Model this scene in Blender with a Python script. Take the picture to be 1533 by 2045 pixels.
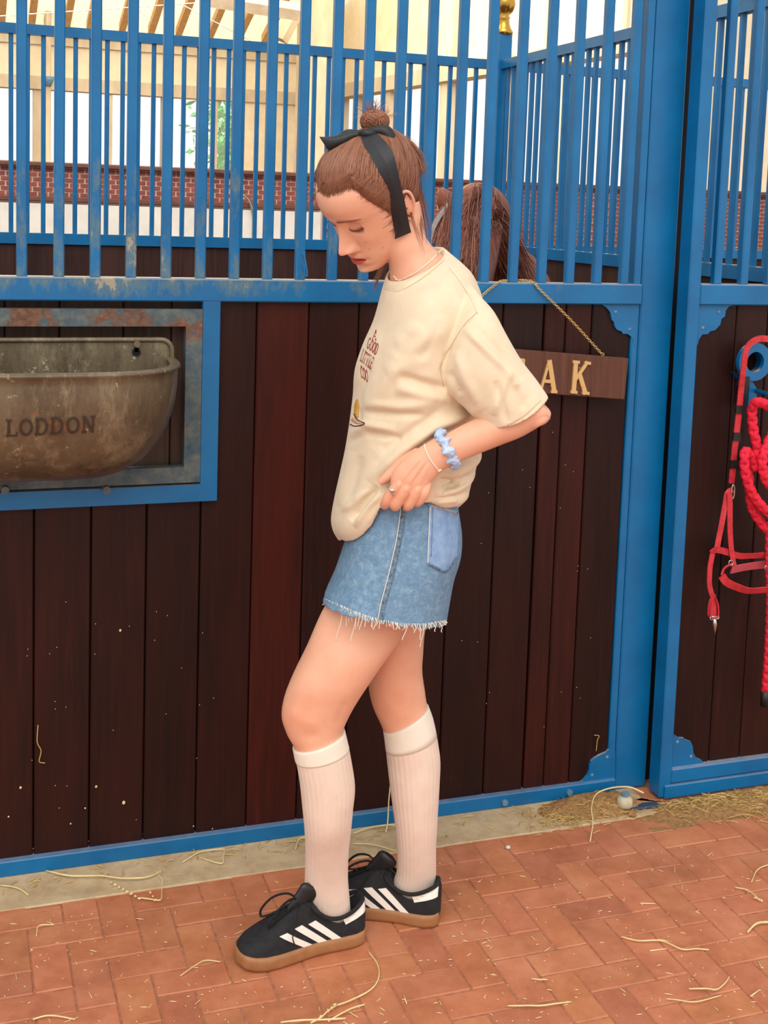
import bpy, bmesh, math, random
import numpy as np
from mathutils import Vector, Matrix
from mathutils.bvhtree import BVHTree
random.seed(7); RNG = np.random.RandomState(11)
S = bpy.context.scene
for o in list(bpy.data.objects): bpy.data.objects.remove(o)

# ------------------------------------------------------------------ camera
YAW, PIT, ROL = 0.33276663, 0.10605817, -0.03256559
FPX, CX, CY, CH = 2453.0, 756.7, 681.4, 1.55
def cam_rot(y, p, r):
    cy, sy = math.cos(y), math.sin(y); cp, sp_ = math.cos(p), math.sin(p); cr, sr = math.cos(r), math.sin(r)
    fwd = np.array([sy*cp, cy*cp, -sp_]); right = np.array([cy, -sy, 0.0]); down = np.cross(fwd, right)
    return np.array([right*cr+down*sr, -right*sr+down*cr, fwd])
R = cam_rot(YAW, PIT, ROL)
CAM = np.array([0, 0, CH])
cd = bpy.data.cameras.new('camera'); cam = bpy.data.objects.new('camera', cd); S.collection.objects.link(cam)
cam.matrix_world = Matrix(((R[0][0], -R[1][0], -R[2][0], 0), (R[0][1], -R[1][1], -R[2][1], 0), (R[0][2], -R[1][2], -R[2][2], CH), (0, 0, 0, 1)))
cd.sensor_fit = 'VERTICAL'; cd.sensor_height = 36.0; cd.lens = FPX/2045*36
cd.shift_x = (766.5-CX)/2045; cd.shift_y = (CY-1022.5)/2045
cd.clip_start = 0.05; cd.clip_end = 300
S.camera = cam
# ------------------------------------------------------------------ light
W_ = bpy.data.worlds.new('world'); S.world = W_; W_.use_nodes = True
bg = W_.node_tree.nodes['Background']; bg.inputs[0].default_value = (1.0, 0.99, 0.97, 1); bg.inputs[1].default_value = 1.07
sd = bpy.data.lights.new('sun', 'SUN'); so = bpy.data.objects.new('sun', sd); S.collection.objects.link(so)
sd.energy = 1.7; sd.angle = math.radians(50); sd.color = (1.0, 0.93, 0.84)
so.rotation_euler = Vector((0.35, 0.75, -0.85)).to_track_quat('-Z', 'Y').to_euler()
for nm, lc, sz, en in (('hall_skylight', (2.5, 19, 7.5), 11, 2300), ('stall_skylight', (2.0, 9.5, 6.5), 6, 320)):
    ld = bpy.data.lights.new(nm, 'AREA'); lo = bpy.data.objects.new(nm, ld); S.collection.objects.link(lo); ld.size = sz; ld.energy = en; ld.color = (1, 0.97, 0.9)
    lo.location = lc; lo.rotation_euler = (math.radians(25), 0, 0)
S.view_settings.view_transform = 'Standard'; S.view_settings.look = 'None'
S.view_settings.exposure = 0.0; S.view_settings.gamma = 1.0; S.view_settings.use_curve_mapping = False
S.cycles.max_bounces = 8; S.cycles.transparent_max_bounces = 16

# ------------------------------------------------------------------ photo measurement helpers
SV = np.array([R[0][0], R[0][1], 0.0]); SV /= np.linalg.norm(SV)
DV = np.array([-SV[1], SV[0], 0.0]); UP = np.array([0, 0, 1.0])
def ray(x, y): return R.T @ np.array([(x-CX)/FPX, (y-CY)/FPX, 1.0])
def WP(x, y, d):                       # point at depth d along the horizontal view axis
    v = ray(x, y); return CAM + v*d/(v@DV)
def onY(x, y, Y):
    v = ray(x, y); return CAM + v*Y/v[1]
def onZ(x, y, z=0.0):
    v = ray(x, y); return CAM + v*(z-CH)/v[2]
def X_at(x, y, Y): return float(onY(x, y, Y)[0])
def proj(P):
    P = np.asarray(P, float)-CAM; c = P @ R.T
    return np.stack([FPX*c[..., 0]/c[..., 2]+CX, FPX*c[..., 1]/c[..., 2]+CY], -1)
def sp(xs, ys, x):                     # smooth cubic through points
    xs = np.asarray(xs, float); ys = np.asarray(ys, float); x = np.clip(np.asarray(x, float), xs[0], xs[-1])
    h = np.diff(xs); s = (np.diff(ys, axis=0).T/h).T
    m = np.zeros_like(ys); m[0] = s[0]; m[-1] = s[-1]
    if len(xs) > 2:
        w = (h[1:]/(h[:-1]+h[1:]))
        m[1:-1] = (s[:-1].T*w).T+(s[1:].T*(1-w)).T
        bad = (s[:-1]*s[1:]) <= 0; m[1:-1][bad] *= 0.35
    i = np.clip(np.searchsorted(xs, x, side='right')-1, 0, len(xs)-2)
    t = (x-xs[i])/h[i]; hh = h[i]
    if ys.ndim > 1: t = t[..., None]; hh = hh[..., None]
    return (2*t**3-3*t**2+1)*ys[i]+(t**3-2*t**2+t)*hh*m[i]+(-2*t**3+3*t**2)*ys[i+1]+(t**3-t**2)*hh*m[i+1]

# ------------------------------------------------------------------ objects
def srgb(r, g, b):
    f = lambda c: (c/255/12.92) if c/255 <= 0.04045 else ((c/255+0.055)/1.055)**2.4
    return (f(r), f(g), f(b), 1.0)
def link(o, parent=None):
    S.collection.objects.link(o)
    if parent is not None:
        o.parent = parent
        o.matrix_parent_inverse = ROOTINV.get(parent.name, Matrix.Identity(4))
    return o
ROOTINV = {}
def tag(o, label=None, cat=None, group=None, kind=None):
    if label: o['label'] = label
    if cat: o['category'] = cat
    if group: o['group'] = group
    if kind: o['kind'] = kind
    return o
def thing(name, label, cat, loc, group=None, kind=None):
    o = bpy.data.objects.new(name, None); o.empty_display_size = 0.1; S.collection.objects.link(o); o.location = loc
    ROOTINV[o.name] = Matrix.Translation(-Vector(loc))
    return tag(o, label, cat, group, kind)
def mesh(name, V, F, mat, parent=None, smooth=False, label=None, **k):
    me = bpy.data.meshes.new(name)
    me.from_pydata([tuple(map(float, v)) for v in V] if not isinstance(V, np.ndarray) else V.tolist(), [], F if isinstance(F, list) else F.tolist())
    me.validate(); me.update()
    if smooth: me.polygons.foreach_set('use_smooth', [True]*len(me.polygons))
    if mat is not None: me.materials.append(mat)
    o = bpy.data.objects.new(name, me); link(o, parent)
    return tag(o, label, **k)
class MB:
    def __init__(s): s.V = []; s.F = []
    def add(s, V, F):
        n = len(s.V); s.V += [tuple(map(float, v)) for v in V]; s.F += [tuple(n+i for i in f) for f in F]; return s
    def box(s, x0, x1, y0, y1, z0, z1, bev=0.0):
        if bev <= 0:
            V = [(x, y, z) for z in (z0, z1) for y in (y0, y1) for x in (x0, x1)]
            return s.add(V, [(0, 2, 3, 1), (4, 5, 7, 6), (0, 1, 5, 4), (2, 6, 7, 3), (0, 4, 6, 2), (1, 3, 7, 5)])
        bm = bmesh.new(); bmesh.ops.create_cube(bm, size=1.0)
        for v in bm.verts: v.co = Vector(((x0+x1)/2+v.co.x*(x1-x0), (y0+y1)/2+v.co.y*(y1-y0), (z0+z1)/2+v.co.z*(z1-z0)))
        bmesh.ops.bevel(bm, geom=list(bm.edges), offset=bev, segments=1, affect='EDGES', profile=0.5)
        bm.verts.index_update(); s.add([v.co[:] for v in bm.verts], [[v.index for v in f.verts] for f in bm.faces]); bm.free(); return s
    def tube(s, P, r, n=8, caps=True, flat=None, closed=False):
        V, F = tube(P, r, n, caps, flat, closed); return s.add(V, F)
    def build(s, name, mat, parent=None, smooth=False, label=None, **k): return mesh(name, s.V, s.F, mat, parent, smooth, label, **k)
def tube(P, r, n=8, caps=True, flat=None, closed=False):
    P = np.asarray(P, float); m = len(P); r = np.ones(m)*r if np.isscalar(r) else np.asarray(r, float)
    T = np.gradient(P, axis=0)
    if closed: T = np.roll(P, -1, 0)-np.roll(P, 1, 0)
    T /= np.linalg.norm(T, axis=1)[:, None]+1e-12
    ref = np.array([0, 0, 1.0]) if abs(T[0][2]) < 0.9 else np.array([1.0, 0, 0])
    N = np.zeros_like(P); nn = ref-T[0]*(ref@T[0]); nn /= np.linalg.norm(nn); N[0] = nn
    for i in range(1, m):
        nn = N[i-1]-T[i]*(N[i-1]@T[i]); N[i] = nn/(np.linalg.norm(nn)+1e-12)
    B = np.cross(T, N); a = np.linspace(0, 2*np.pi, n, endpoint=False)
    fl = 1.0 if flat is None else flat
    V = (P[:, None]+N[:, None]*(np.cos(a)[None, :, None]*r[:, None, None])+B[:, None]*(np.sin(a)[None, :, None]*r[:, None, None]*fl)).reshape(-1, 3)
    F = [(i*n+j, i*n+(j+1) % n, (i+1)*n+(j+1) % n, (i+1)*n+j) for i in range(m-1) for j in range(n)]
    if closed: F += [((m-1)*n+j, (m-1)*n+(j+1) % n, (j+1) % n, j) for j in range(n)]
    elif caps: F += [tuple(range(n-1, -1, -1)), tuple(range((m-1)*n, m*n))]
    return V, F
def smooth_path(P, k=6):
    P = np.asarray(P, float); t = np.arange(len(P)); return sp(t, P, np.linspace(0, len(P)-1, (len(P)-1)*k+1))
def ribbon(P, Nn, w, th):                # flat strap: path P, surface normals Nn, half width w, thickness th
    P = np.asarray(P, float); m = len(P); Nn = np.asarray(Nn, float); w = np.ones(m)*w if np.isscalar(w) else np.asarray(w)
    T = np.gradient(P, axis=0); T /= np.linalg.norm(T, axis=1)[:, None]+1e-12
    if Nn.ndim == 1: Nn = np.tile(Nn, (m, 1))
    B = np.cross(T, Nn); B /= np.linalg.norm(B, axis=1)[:, None]+1e-12; N2 = np.cross(B, T)
    V = np.stack([P+B*w[:, None]+N2*th/2, P-B*w[:, None]+N2*th/2, P-B*w[:, None]-N2*th/2, P+B*w[:, None]-N2*th/2], 1).reshape(-1, 3)
    F = [(i*4+j, i*4+(j+1) % 4, (i+1)*4+(j+1) % 4, (i+1)*4+j) for i in range(m-1) for j in range(4)]
    F += [(3, 2, 1, 0), ((m-1)*4, (m-1)*4+1, (m-1)*4+2, (m-1)*4+3)]
    return V, F
def prism(poly, y0, y1):                 # polygon in XZ extruded along Y
    n = len(poly); V = [(x, y0, z) for x, z in poly]+[(x, y1, z) for x, z in poly]
    return V, [tuple(range(n)), tuple(range(2*n-1, n-1, -1))]+[(i, i+n, (i+1) % n+n, (i+1) % n) for i in range(n)]

# ------------------------------------------------------------------ materials
MATS = {}
def M(name, col, rough=0.6, metal=0.0, **k):
    m = bpy.data.materials.new(name); m.use_nodes = True; b = m.node_tree.nodes['Principled BSDF']
    b.inputs['Base Color'].default_value = col; b.inputs['Roughness'].default_value = rough; b.inputs['Metallic'].default_value = metal
    for kk, v in k.items(): b.inputs[kk.replace('_', ' ')].default_value = v
    MATS[name] = m; return m
class NT:
    def __init__(s, m): s.t = m.node_tree; s.b = s.t.nodes['Principled BSDF']
    def n(s, typ, **k):
        nd = s.t.nodes.new(typ)
        for a, v in k.items(): setattr(nd, a, v)
        return nd
    def l(s, a, b): s.t.links.new(a, b)
    def noise(s, scale, detail=4, rough=0.6, vec=None, stretch=None, coord='Object'):
        if vec is None:
            if coord == 'Position': g = s.n('ShaderNodeNewGeometry'); vec = g.outputs['Position']
            else: g = s.n('ShaderNodeTexCoord'); vec = g.outputs[coord]
        if stretch:
            mp = s.n('ShaderNodeMapping'); mp.inputs['Scale'].default_value = stretch; s.l(vec, mp.inputs[0]); vec = mp.outputs[0]
        t = s.n('ShaderNodeTexNoise'); t.inputs['Scale'].default_value = scale; t.inputs['Detail'].default_value = detail; t.inputs['Roughness'].default_value = rough
        s.l(vec, t.inputs['Vector']); return t.outputs['Fac']
    def ramp(s, fac, stops):
        r = s.n('ShaderNodeValToRGB'); s.l(fac, r.inputs[0]); e = r.color_ramp.elements
        while len(e) < len(stops): e.new(0.5)
        for i, (p, c) in enumerate(stops): e[i].position = p; e[i].color = c if len(c) == 4 else (*c, 1)
        return r.outputs[0]
    def mix(s, fac, a, b, mode='MIX'):
        m = s.n('ShaderNodeMix', data_type='RGBA', blend_type=mode)
        for i, v in ((0, fac), (6, a), (7, b)):
            if hasattr(v, 'is_output') or isinstance(v, bpy.types.NodeSocket): s.l(v, m.inputs[i])
            else: m.inputs[i].default_value = v
        return m.outputs[2]
    def math(s, op, a, b=0.0):
        m = s.n('ShaderNodeMath', operation=op)
        for i, v in ((0, a), (1, b)):
            if isinstance(v, bpy.types.NodeSocket): s.l(v, m.inputs[i])
            else: m.inputs[i].default_value = v
        return m.outputs[0]
    def bump(s, h, strength=0.3, dist=0.002):
        b = s.n('ShaderNodeBump'); b.inputs['Strength'].default_value = strength; b.inputs['Distance'].default_value = dist
        s.l(h, b.inputs['Height']); s.l(b.outputs[0], s.b.inputs['Normal'])
    def col(s, c): s.l(c, s.b.inputs['Base Color'])
def g(v): return (v, v, v, 1)
def blue(name, wear):
    m = M(name, (0, 0, 0, 1), 0.35); t = NT(m)
    base = t.ramp(t.noise(6, 5, coord='Position'), [(0.3, srgb(0, 92, 146)), (0.7, srgb(0, 110, 168))])
    if wear:
        pos = t.n('ShaderNodeNewGeometry').outputs['Position']; sx = t.n('ShaderNodeSeparateXYZ'); t.l(pos, sx.inputs[0])
        hz = t.ramp(t.math('MULTIPLY', sx.outputs[2], 0.5), [(0.66, g(0)), (0.685, g(1)), (0.74, g(0.72)), (0.87, g(0.0))])
        hx = t.ramp(sx.outputs[0], [(0.0, g(1)), (0.55, g(0.85)), (0.8, g(0.6)), (1.0, g(0.15))])
        n1 = t.noise(16, 8, 0.75, coord='Position', stretch=(1, 1, 0.45))
        wm = t.math('MULTIPLY', hz, hx); f = t.math('ADD', t.math('MULTIPLY', wm, 0.22), t.math('MULTIPLY', n1, t.ramp(wm, [(0.0, g(.82)), (0.3, g(1))])))
        base = t.mix(t.ramp(f, [(0.60, g(0)), (0.70, g(0.7))]), base, srgb(96, 118, 118))
        base = t.mix(t.ramp(f, [(0.73, g(0)), (0.77, g(1))]), base, srgb(158, 150, 132))
    n2 = t.noise(40, 6, 0.7, coord='Position')
    base = t.mix(t.ramp(n2, [(0.68, g(0)), (0.74, g(0.5))]), base, srgb(70, 110, 130))
    gn = t.n('ShaderNodeNewGeometry'); sz = t.n('ShaderNodeSeparateXYZ'); t.l(gn.outputs['Normal'], sz.inputs[0])
    pz = t.n('ShaderNodeSeparateXYZ'); t.l(gn.outputs['Position'], pz.inputs[0]); lowz = t.ramp(pz.outputs[2], [(0.06, g(.35)), (0.12, g(1))])
    dust = t.math('MULTIPLY', t.ramp(sz.outputs[2], [(0.6, g(0)), (0.9, g(1))]), t.ramp(t.noise(30, 4, coord='Position'), [(0.3, g(0.5)), (0.6, g(0.95))]))
    dust = t.math('MULTIPLY', dust, lowz)
    t.col(t.mix(dust, base, srgb(178, 168, 156)))
    t.bump(t.noise(60, 3, coord='Position'), 0.15, 0.001)
    return m
BLUE = blue('blue_gloss_paint', False); BLUEW = blue('worn_blue_paint', True)
def wood(name, c1, c2, c3, rough=0.45, scale=1.0, tint=True):
    m = M(name, (0, 0, 0, 1), rough); m.node_tree.nodes['Principled BSDF'].inputs['Specular IOR Level'].default_value = 0.25; t = NT(m)
    gr = t.noise(10*scale, 8, 0.65, stretch=(9, 9, 0.5)); big = t.noise(3, 3, stretch=(3, 3, 0.5))
    c = t.ramp(gr, [(0.3, c1), (0.55, c2), (0.8, c3)])
    c = t.mix(t.ramp(big, [(0.35, g(0.0)), (0.7, g(0.6))]), c, c3)
    if tint:
        oi = t.n('ShaderNodeObjectInfo'); c = t.mix(1.0, c, oi.outputs['Color'], 'MULTIPLY')
    sc = t.noise(60, 4, 0.8, stretch=(1.5, 1.5, 0.12), coord='Position')
    c = t.mix(t.ramp(sc, [(0.70, g(0)), (0.78, g(0.22))]), c, srgb(120, 90, 80))
    t.col(c); t.bump(gr, 0.25, 0.001); return m
MAHOG = wood('dark_mahogany', srgb(24, 7, 4), srgb(36, 11, 7), srgb(54, 18, 11), 0.5)
DUSTW = wood('dusty_brown_wood', srgb(50, 36, 30), srgb(72, 54, 46), srgb(96, 76, 64), 0.8)
SIGNW = wood('sign_wood', srgb(72, 42, 34), srgb(92, 58, 46), srgb(112, 74, 58), 0.6, 0.7, False)
def simple(name, c1, c2, scale=20, rough=0.6, bump=0.2, metal=0.0, stretch=None, bd=0.001, **k):
    m = M(name, c1, rough, metal, **k); t = NT(m); n = t.noise(scale, 5, stretch=stretch)
    t.col(t.ramp(n, [(0.3, c1), (0.7, c2)]));
    if bump: t.bump(n, bump, bd)
    return m
def brickm():
    m = M('terracotta', (0, 0, 0, 1), 0.62); t = NT(m)
    oi = t.n('ShaderNodeObjectInfo')
    c = t.ramp(t.noise(9, 6, 0.7, coord='Position'), [(0.25, srgb(164, 98, 66)), (0.5, srgb(192, 120, 84)), (0.75, srgb(208, 140, 104))])
    c = t.mix(1.0, c, oi.outputs['Color'], 'MULTIPLY')
    c = t.mix(t.ramp(t.noise(70, 5, 0.8, coord='Position'), [(0.66, g(0)), (0.74, g(0.45))]), c, srgb(222, 180, 146))
    c = t.mix(t.ramp(t.noise(28, 5, 0.8, coord='Position'), [(0.62, g(0)), (0.72, g(0.35))]), c, srgb(120, 66, 46))
    t.col(c); t.bump(t.noise(55, 6, 0.7, coord='Position'), 0.35, 0.0015); return m
TERRA = brickm()
JOINT = simple('sandy_joint', srgb(146, 90, 64), srgb(186, 124, 94), 60, 0.9)
CONC = None
def concm():
    m = M('kerb_concrete', (0, 0, 0, 1), 0.85); t = NT(m)
    c = t.ramp(t.noise(12, 7, 0.7, coord='Position'), [(0.3, srgb(168, 140, 106)), (0.6, srgb(200, 176, 140))])
    c = t.mix(t.ramp(t.noise(45, 6, 0.8, coord='Position'), [(0.6, g(0)), (0.72, g(0.6))]), c, srgb(128, 96, 62))
    t.col(c); t.bump(t.noise(90, 6, coord='Position'), 0.5, 0.002); return m
CONC = concm()
def ironm():
    m = M('dirty_cast_iron', (0, 0, 0, 1), 0.42, 0.3); t = NT(m)
    c = t.ramp(t.noise(5, 7, 0.7, coord='Position', stretch=(1, 1, 0.6)), [(0.3, srgb(84, 72, 54)), (0.55, srgb(116, 102, 80)), (0.8, srgb(136, 122, 98))])
    c = t.mix(t.ramp(t.noise(22, 6, 0.8, coord='Position', stretch=(1, 1, 0.22)), [(0.5, g(0)), (0.68, g(0.6))]), c, srgb(74, 58, 46))
    c = t.mix(t.ramp(t.noise(14, 6, 0.8, coord='Position', stretch=(1, 1, 0.3)), [(0.52, g(0)), (0.68, g(0.7))]), c, srgb(164, 150, 122))
    c = t.mix(t.ramp(t.noise(30, 6, 0.8, coord='Position'), [(0.62, g(0)), (0.66, g(0.85))]), c, srgb(198, 184, 152))
    c = t.mix(t.ramp(t.noise(7, 4, 0.8, coord='Position'), [(0.68, g(0)), (0.73, g(0.9))]), c, srgb(164, 92, 48))
    t.col(c); t.bump(t.noise(80, 6, coord='Position'), 0.5, 0.0015); return m
IRON = ironm()
def rustm():
    m = M('rusty_galvanised', (0, 0, 0, 1), 0.7, 0.1); t = NT(m)
    pos = t.n('ShaderNodeNewGeometry').outputs['Position']; sx = t.n('ShaderNodeSeparateXYZ'); t.l(pos, sx.inputs[0])
    c = t.ramp(t.noise(24, 7, 0.75, coord='Position'), [(0.3, srgb(44, 74, 96)), (0.5, srgb(84, 98, 102)), (0.68, srgb(118, 116, 104))])
    r = t.ramp(t.noise(60, 5, 0.8, coord='Position'), [(0.35, srgb(84, 58, 46)), (0.6, srgb(128, 88, 66)), (0.75, srgb(170, 124, 92))])
    f = t.math('ADD', t.noise(9, 6, 0.75, coord='Position'), t.ramp(t.math('MULTIPLY', sx.outputs[2], 0.5), [(0.57, g(-0.0)), (0.63, g(0.17))]))
    t.col(t.mix(t.ramp(f, [(0.62, g(0)), (0.7, g(1))]), c, r)); t.bump(t.noise(120, 6, coord='Position'), 0.6, 0.0015); return m
RUST = rustm()
BRASS = M('brass', srgb(196, 150, 70), 0.25, 1.0); GOLDP = M('pale_gold_letters', srgb(214, 176, 118), 0.4, 0.3); GOLDC = M('gold_chain', srgb(226, 198, 130), 0.28, 0.9)
STEEL = M('bright_steel', srgb(190, 184, 176), 0.3, 1.0); BOLT = simple('painted_bolt', srgb(60, 120, 160), srgb(120, 140, 150), 60, 0.5)
STRAW = simple('straw', srgb(216, 192, 130), srgb(240, 224, 172), 30, 0.7, 0)
HAYM = simple('hay', srgb(150, 116, 62), srgb(206, 176, 108), 20, 0.8, 0)
DUNG = simple('brown_chaff', srgb(126, 88, 50), srgb(176, 134, 84), 90, 0.9, 0.8, bd=0.004)
CREAM = simple('cream_wall', srgb(226, 208, 176), srgb(240, 226, 198), 3, 0.8, 0.05)
CREAM2 = simple('cream_timber', srgb(188, 168, 142), srgb(214, 198, 172), 4, 0.8, 0.1, stretch=(1, 1, .3))
WHITEP = simple('white_boarding', srgb(206, 200, 192), srgb(224, 218, 210), 4, 0.6, 0.03)
REDBR = simple('red_wall_brick', srgb(112, 52, 46), srgb(150, 76, 60), 9, 0.8, 0.2); MORT = simple('pale_mortar', srgb(214, 182, 168), srgb(226, 198, 184), 20, 0.9)
BROWNW = simple('brown_timber', srgb(88, 48, 40), srgb(110, 64, 50), 10, 0.6)
PINE = simple('pine_rafter', srgb(206, 158, 100), srgb(228, 186, 130), 8, 0.7)
LEAF = simple('green_leaves', srgb(96, 190, 110), srgb(150, 220, 150), 8, 0.7, 0)
BEDD = simple('dark_bedding', srgb(84, 62, 44), srgb(120, 92, 62), 12, 0.95)
ROOFP = M('cream_roof_sheet', srgb(250, 246, 226), 0.6)
def roofm():
    t = NT(ROOFP); tr = t.n('ShaderNodeBsdfTranslucent'); tr.inputs[0].default_value = srgb(255, 250, 228); mx = t.n('ShaderNodeMixShader'); mx.inputs[0].default_value = 0.85
    out = t.t.nodes['Material Output']; t.l(t.b.outputs[0], mx.inputs[1]); t.l(tr.outputs[0], mx.inputs[2]); t.l(mx.outputs[0], out.inputs[0])
roofm()
GLASS = M('clear_glass', (1, 1, 1, 1), 0.02)
def glassm():
    t = NT(GLASS); tr = t.n('ShaderNodeBsdfTransparent'); mx = t.n('ShaderNodeMixShader'); mx.inputs[0].default_value = 0.92
    out = t.t.nodes['Material Output']; t.l(t.b.outputs[0], mx.inputs[1]); t.l(tr.outputs[0], mx.inputs[2]); t.l(mx.outputs[0], out.inputs[0])
glassm()
REDW = simple('red_webbing', srgb(176, 30, 44), srgb(206, 52, 62), 60, 0.6, 0.3); BLACKT = simple('black_tape', srgb(16, 14, 16), srgb(34, 30, 32), 40, 0.5, 0.2)
ROPEM = simple('crimson_rope', srgb(200, 10, 44), srgb(236, 30, 66), 90, 0.75, 0.6); PINKW = M('worn_pink_strap', srgb(196, 84, 98), 0.5)
# person / horse
def skinm():
    m = M('skin', (0, 0, 0, 1), 0.48); t = NT(m)
    n = t.ramp(t.noise(14, 4, coord='Position'), [(0.3, srgb(228, 166, 136)), (0.7, srgb(238, 182, 152))])
    a = t.n('ShaderNodeAttribute', attribute_name='Col'); c = t.mix(1.0, n, a.outputs['Color'], 'MULTIPLY'); t.col(c)
    t.b.inputs['Subsurface Weight'].default_value = 0.12; t.b.inputs['Subsurface Radius'].default_value = (0.012, 0.004, 0.002); t.b.inputs['Subsurface Scale'].default_value = 0.5
    t.bump(t.noise(400, 3, coord='Position'), 0.08, 0.0005); return m
SKIN = skinm()
def clothm(name, c1, c2, sc=900, rough=0.9):
    m = M(name, c1, rough); t = NT(m); n = t.noise(25, 4, coord='Position'); t.col(t.ramp(n, [(0.3, c1), (0.7, c2)]))
    t.bump(t.noise(sc, 2, coord='Position'), 0.25, 0.0006); t.b.inputs['Sheen Weight'].default_value = 0.15; return m
SHIRT = clothm('cream_cotton', srgb(222, 202, 172), srgb(230, 212, 184))
def denimm():
    m = M('washed_denim', (0, 0, 0, 1), 0.85); t = NT(m)
    n = t.noise(70, 8, 0.85, coord='Position'); big = t.noise(7, 4, coord='Position')
    c = t.ramp(n, [(0.3, srgb(84, 120, 152)), (0.5, srgb(112, 148, 178)), (0.68, srgb(152, 184, 206))])
    c = t.mix(t.ramp(big, [(0.3, g(0)), (0.75, g(0.5))]), c, srgb(104, 140, 176))
    t.col(c); t.bump(t.noise(600, 3, coord='Position', stretch=(1, 1, .3)), 0.4, 0.0008); return m
DENIM = denimm(); DENIMD = simple('dark_seam_denim', srgb(50, 70, 96), srgb(130, 160, 180), 160, 0.9, 0.4); THREAD = M('white_thread', srgb(236, 228, 216), 0.9)
SOCK = clothm('ribbed_cream_knit', srgb(226, 202, 184), srgb(234, 212, 196)); CUFF = clothm('cream_knit_cuff', srgb(234, 224, 206), srgb(240, 232, 216))
SUEDE = simple('black_suede', srgb(18, 18, 20), srgb(34, 34, 38), 60, 0.85, 0.3); GUM = simple('gum_rubber', srgb(150, 102, 64), srgb(170, 120, 78), 30, 0.5, 0.1)
WHITEL = M('white_leather', srgb(240, 232, 222), 0.5); LACE = M('black_lace', srgb(10, 10, 11), 0.8); TONGUE = M('black_padded_leather', srgb(26, 27, 30), 0.45)
def hairm(name, cs, sc=1.0):
    m = M(name, (0, 0, 0, 1), 0.42); t = NT(m); oi = t.n('ShaderNodeAttribute', attribute_name='Strand')
    t.col(t.ramp(oi.outputs['Fac'], [(0.0, cs[0]), (0.5, cs[1]), (1.0, cs[2])])); return m
HAIR = hairm('auburn_hair', (srgb(112, 66, 46), srgb(146, 92, 66), srgb(184, 126, 94)))
HAIRB = simple('auburn_hair_mass', srgb(112, 68, 48), srgb(136, 86, 62), 40, 0.6, 0.1)
RIBB = simple('black_satin', srgb(16, 18, 24), srgb(34, 36, 44), 12, 0.5, 0.05)
HORSE = simple('chestnut_coat', srgb(112, 54, 36), srgb(156, 86, 60), 6, 0.5, 0.2); MANE = hairm('chestnut_mane', (srgb(96, 46, 34), srgb(150, 84, 64), srgb(192, 128, 104)))
SILVER = M('silver', srgb(210, 206, 200), 0.2, 1.0); SCRUN = clothm('pale_blue_satin', srgb(150, 180, 222), srgb(198, 216, 240), 300, 0.45); CORD = M('cream_cord', srgb(240, 226, 204), 0.8)
# ================================================================== FLOOR
def quadslab(mb, x0, x1, y0, y1, z0, z1): return mb.box(x0, x1, y0, y1, z0, z1)
YW = 2.79                                  # front plane of the stall fronts
floor = MB().box(-3.0, 6.0, -2.5, YW+0.26, -0.06, -0.0022).build('floor', JOINT); tag(floor, 'red brick paved stable aisle scattered with straw', kind='structure')
ROOTINV['floor'] = Matrix.Identity(4)
CW = 0.0759; BX0, BY0 = 1.581, 2.3436
def brick_mesh():
    m = MB().box(-CW+.0016, CW-.0016, -CW/2+.0016, CW/2-.0016, -0.045, 0.0, 0.0022)
    me = bpy.data.meshes.new('brick'); me.from_pydata(m.V, [], m.F); me.materials.append(TERRA); return me
BM = brick_mesh(); cells = []
for i in range(-60, 62):
    for j in range(-52, 8):
        k = (i+j) % 4
        if k == 0: x, y, rz = BX0+(i+1)*CW, BY0-CW+(j+.5)*CW, 0
        elif k == 2: x, y, rz = BX0+(i+.5)*CW, BY0-CW+(j+1)*CW, math.pi/2
        else: continue
        ymax = 2.652 if x < 1.74 else 2.80
        hy = CW/2 if rz == 0 else CW
        if y+hy > ymax+.125 or x < -2.9 or x > 5.9 or y < -1.5: continue
        px, py = proj((x, y, 0)); vis = y > .5 and -60 < px < 1600 and py < 2110
        cells.append((0 if vis else 1, -y if vis else 0, x, y, rz, ymax))
cells.sort(); stuff = MB(); nb = 0
for vis, _, x, y, rz, ymax in cells:
    dz = random.uniform(-.0012, .0010); ra = rz+random.uniform(-.008, .008); cut = max(0, y+(CW/2 if rz == 0 else CW)-ymax)
    sy = 1.0
    if cut > 0.004: sy = ((CW if rz == 0 else 2*CW)-cut)/(CW if rz == 0 else 2*CW); y -= cut/2
    if vis == 0 and nb < 300:
        o = bpy.data.objects.new('brick', BM); link(o, floor); o.location = (x, y, dz); o.rotation_euler = (random.uniform(-.004, .004), random.uniform(-.004, .004), ra)
        if sy < 1: o.scale = (1, sy, 1) if rz == 0 else (sy, 1, 1)
        v = random.uniform(.91, 1.06); o.color = (v, v*random.uniform(.94, 1.03), v*random.uniform(.92, 1.05), 1)
        if random.random() < .05: o.color = (.86, .8, .86, 1)
        nb += 1
    else:
        a, b = (CW, CW/2) if rz == 0 else (CW/2, CW)
        b *= sy
        stuff.box(x-a+.0016, x+a-.0016, y-b+.0016, y+b-.0016, -.045, dz)
stuff.build('brick_paving', TERRA, floor, kind='stuff')
kerb = MB().box(-3, 1.74, 2.652, YW+.25, -.06, .0015, .003).build('trim_1', CONC); tag(kerb, 'sandy concrete kerb strip along the foot of the stall front', kind='structure')
gnd = MB().box(-30, 40, YW+.26, 60, -.1, -.02).build('ground', BEDD); tag(gnd, 'earth floor of the stalls behind the partition', kind='structure')

DARKB = M('gap_blocker_dark', srgb(24, 14, 12), .9)
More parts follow.
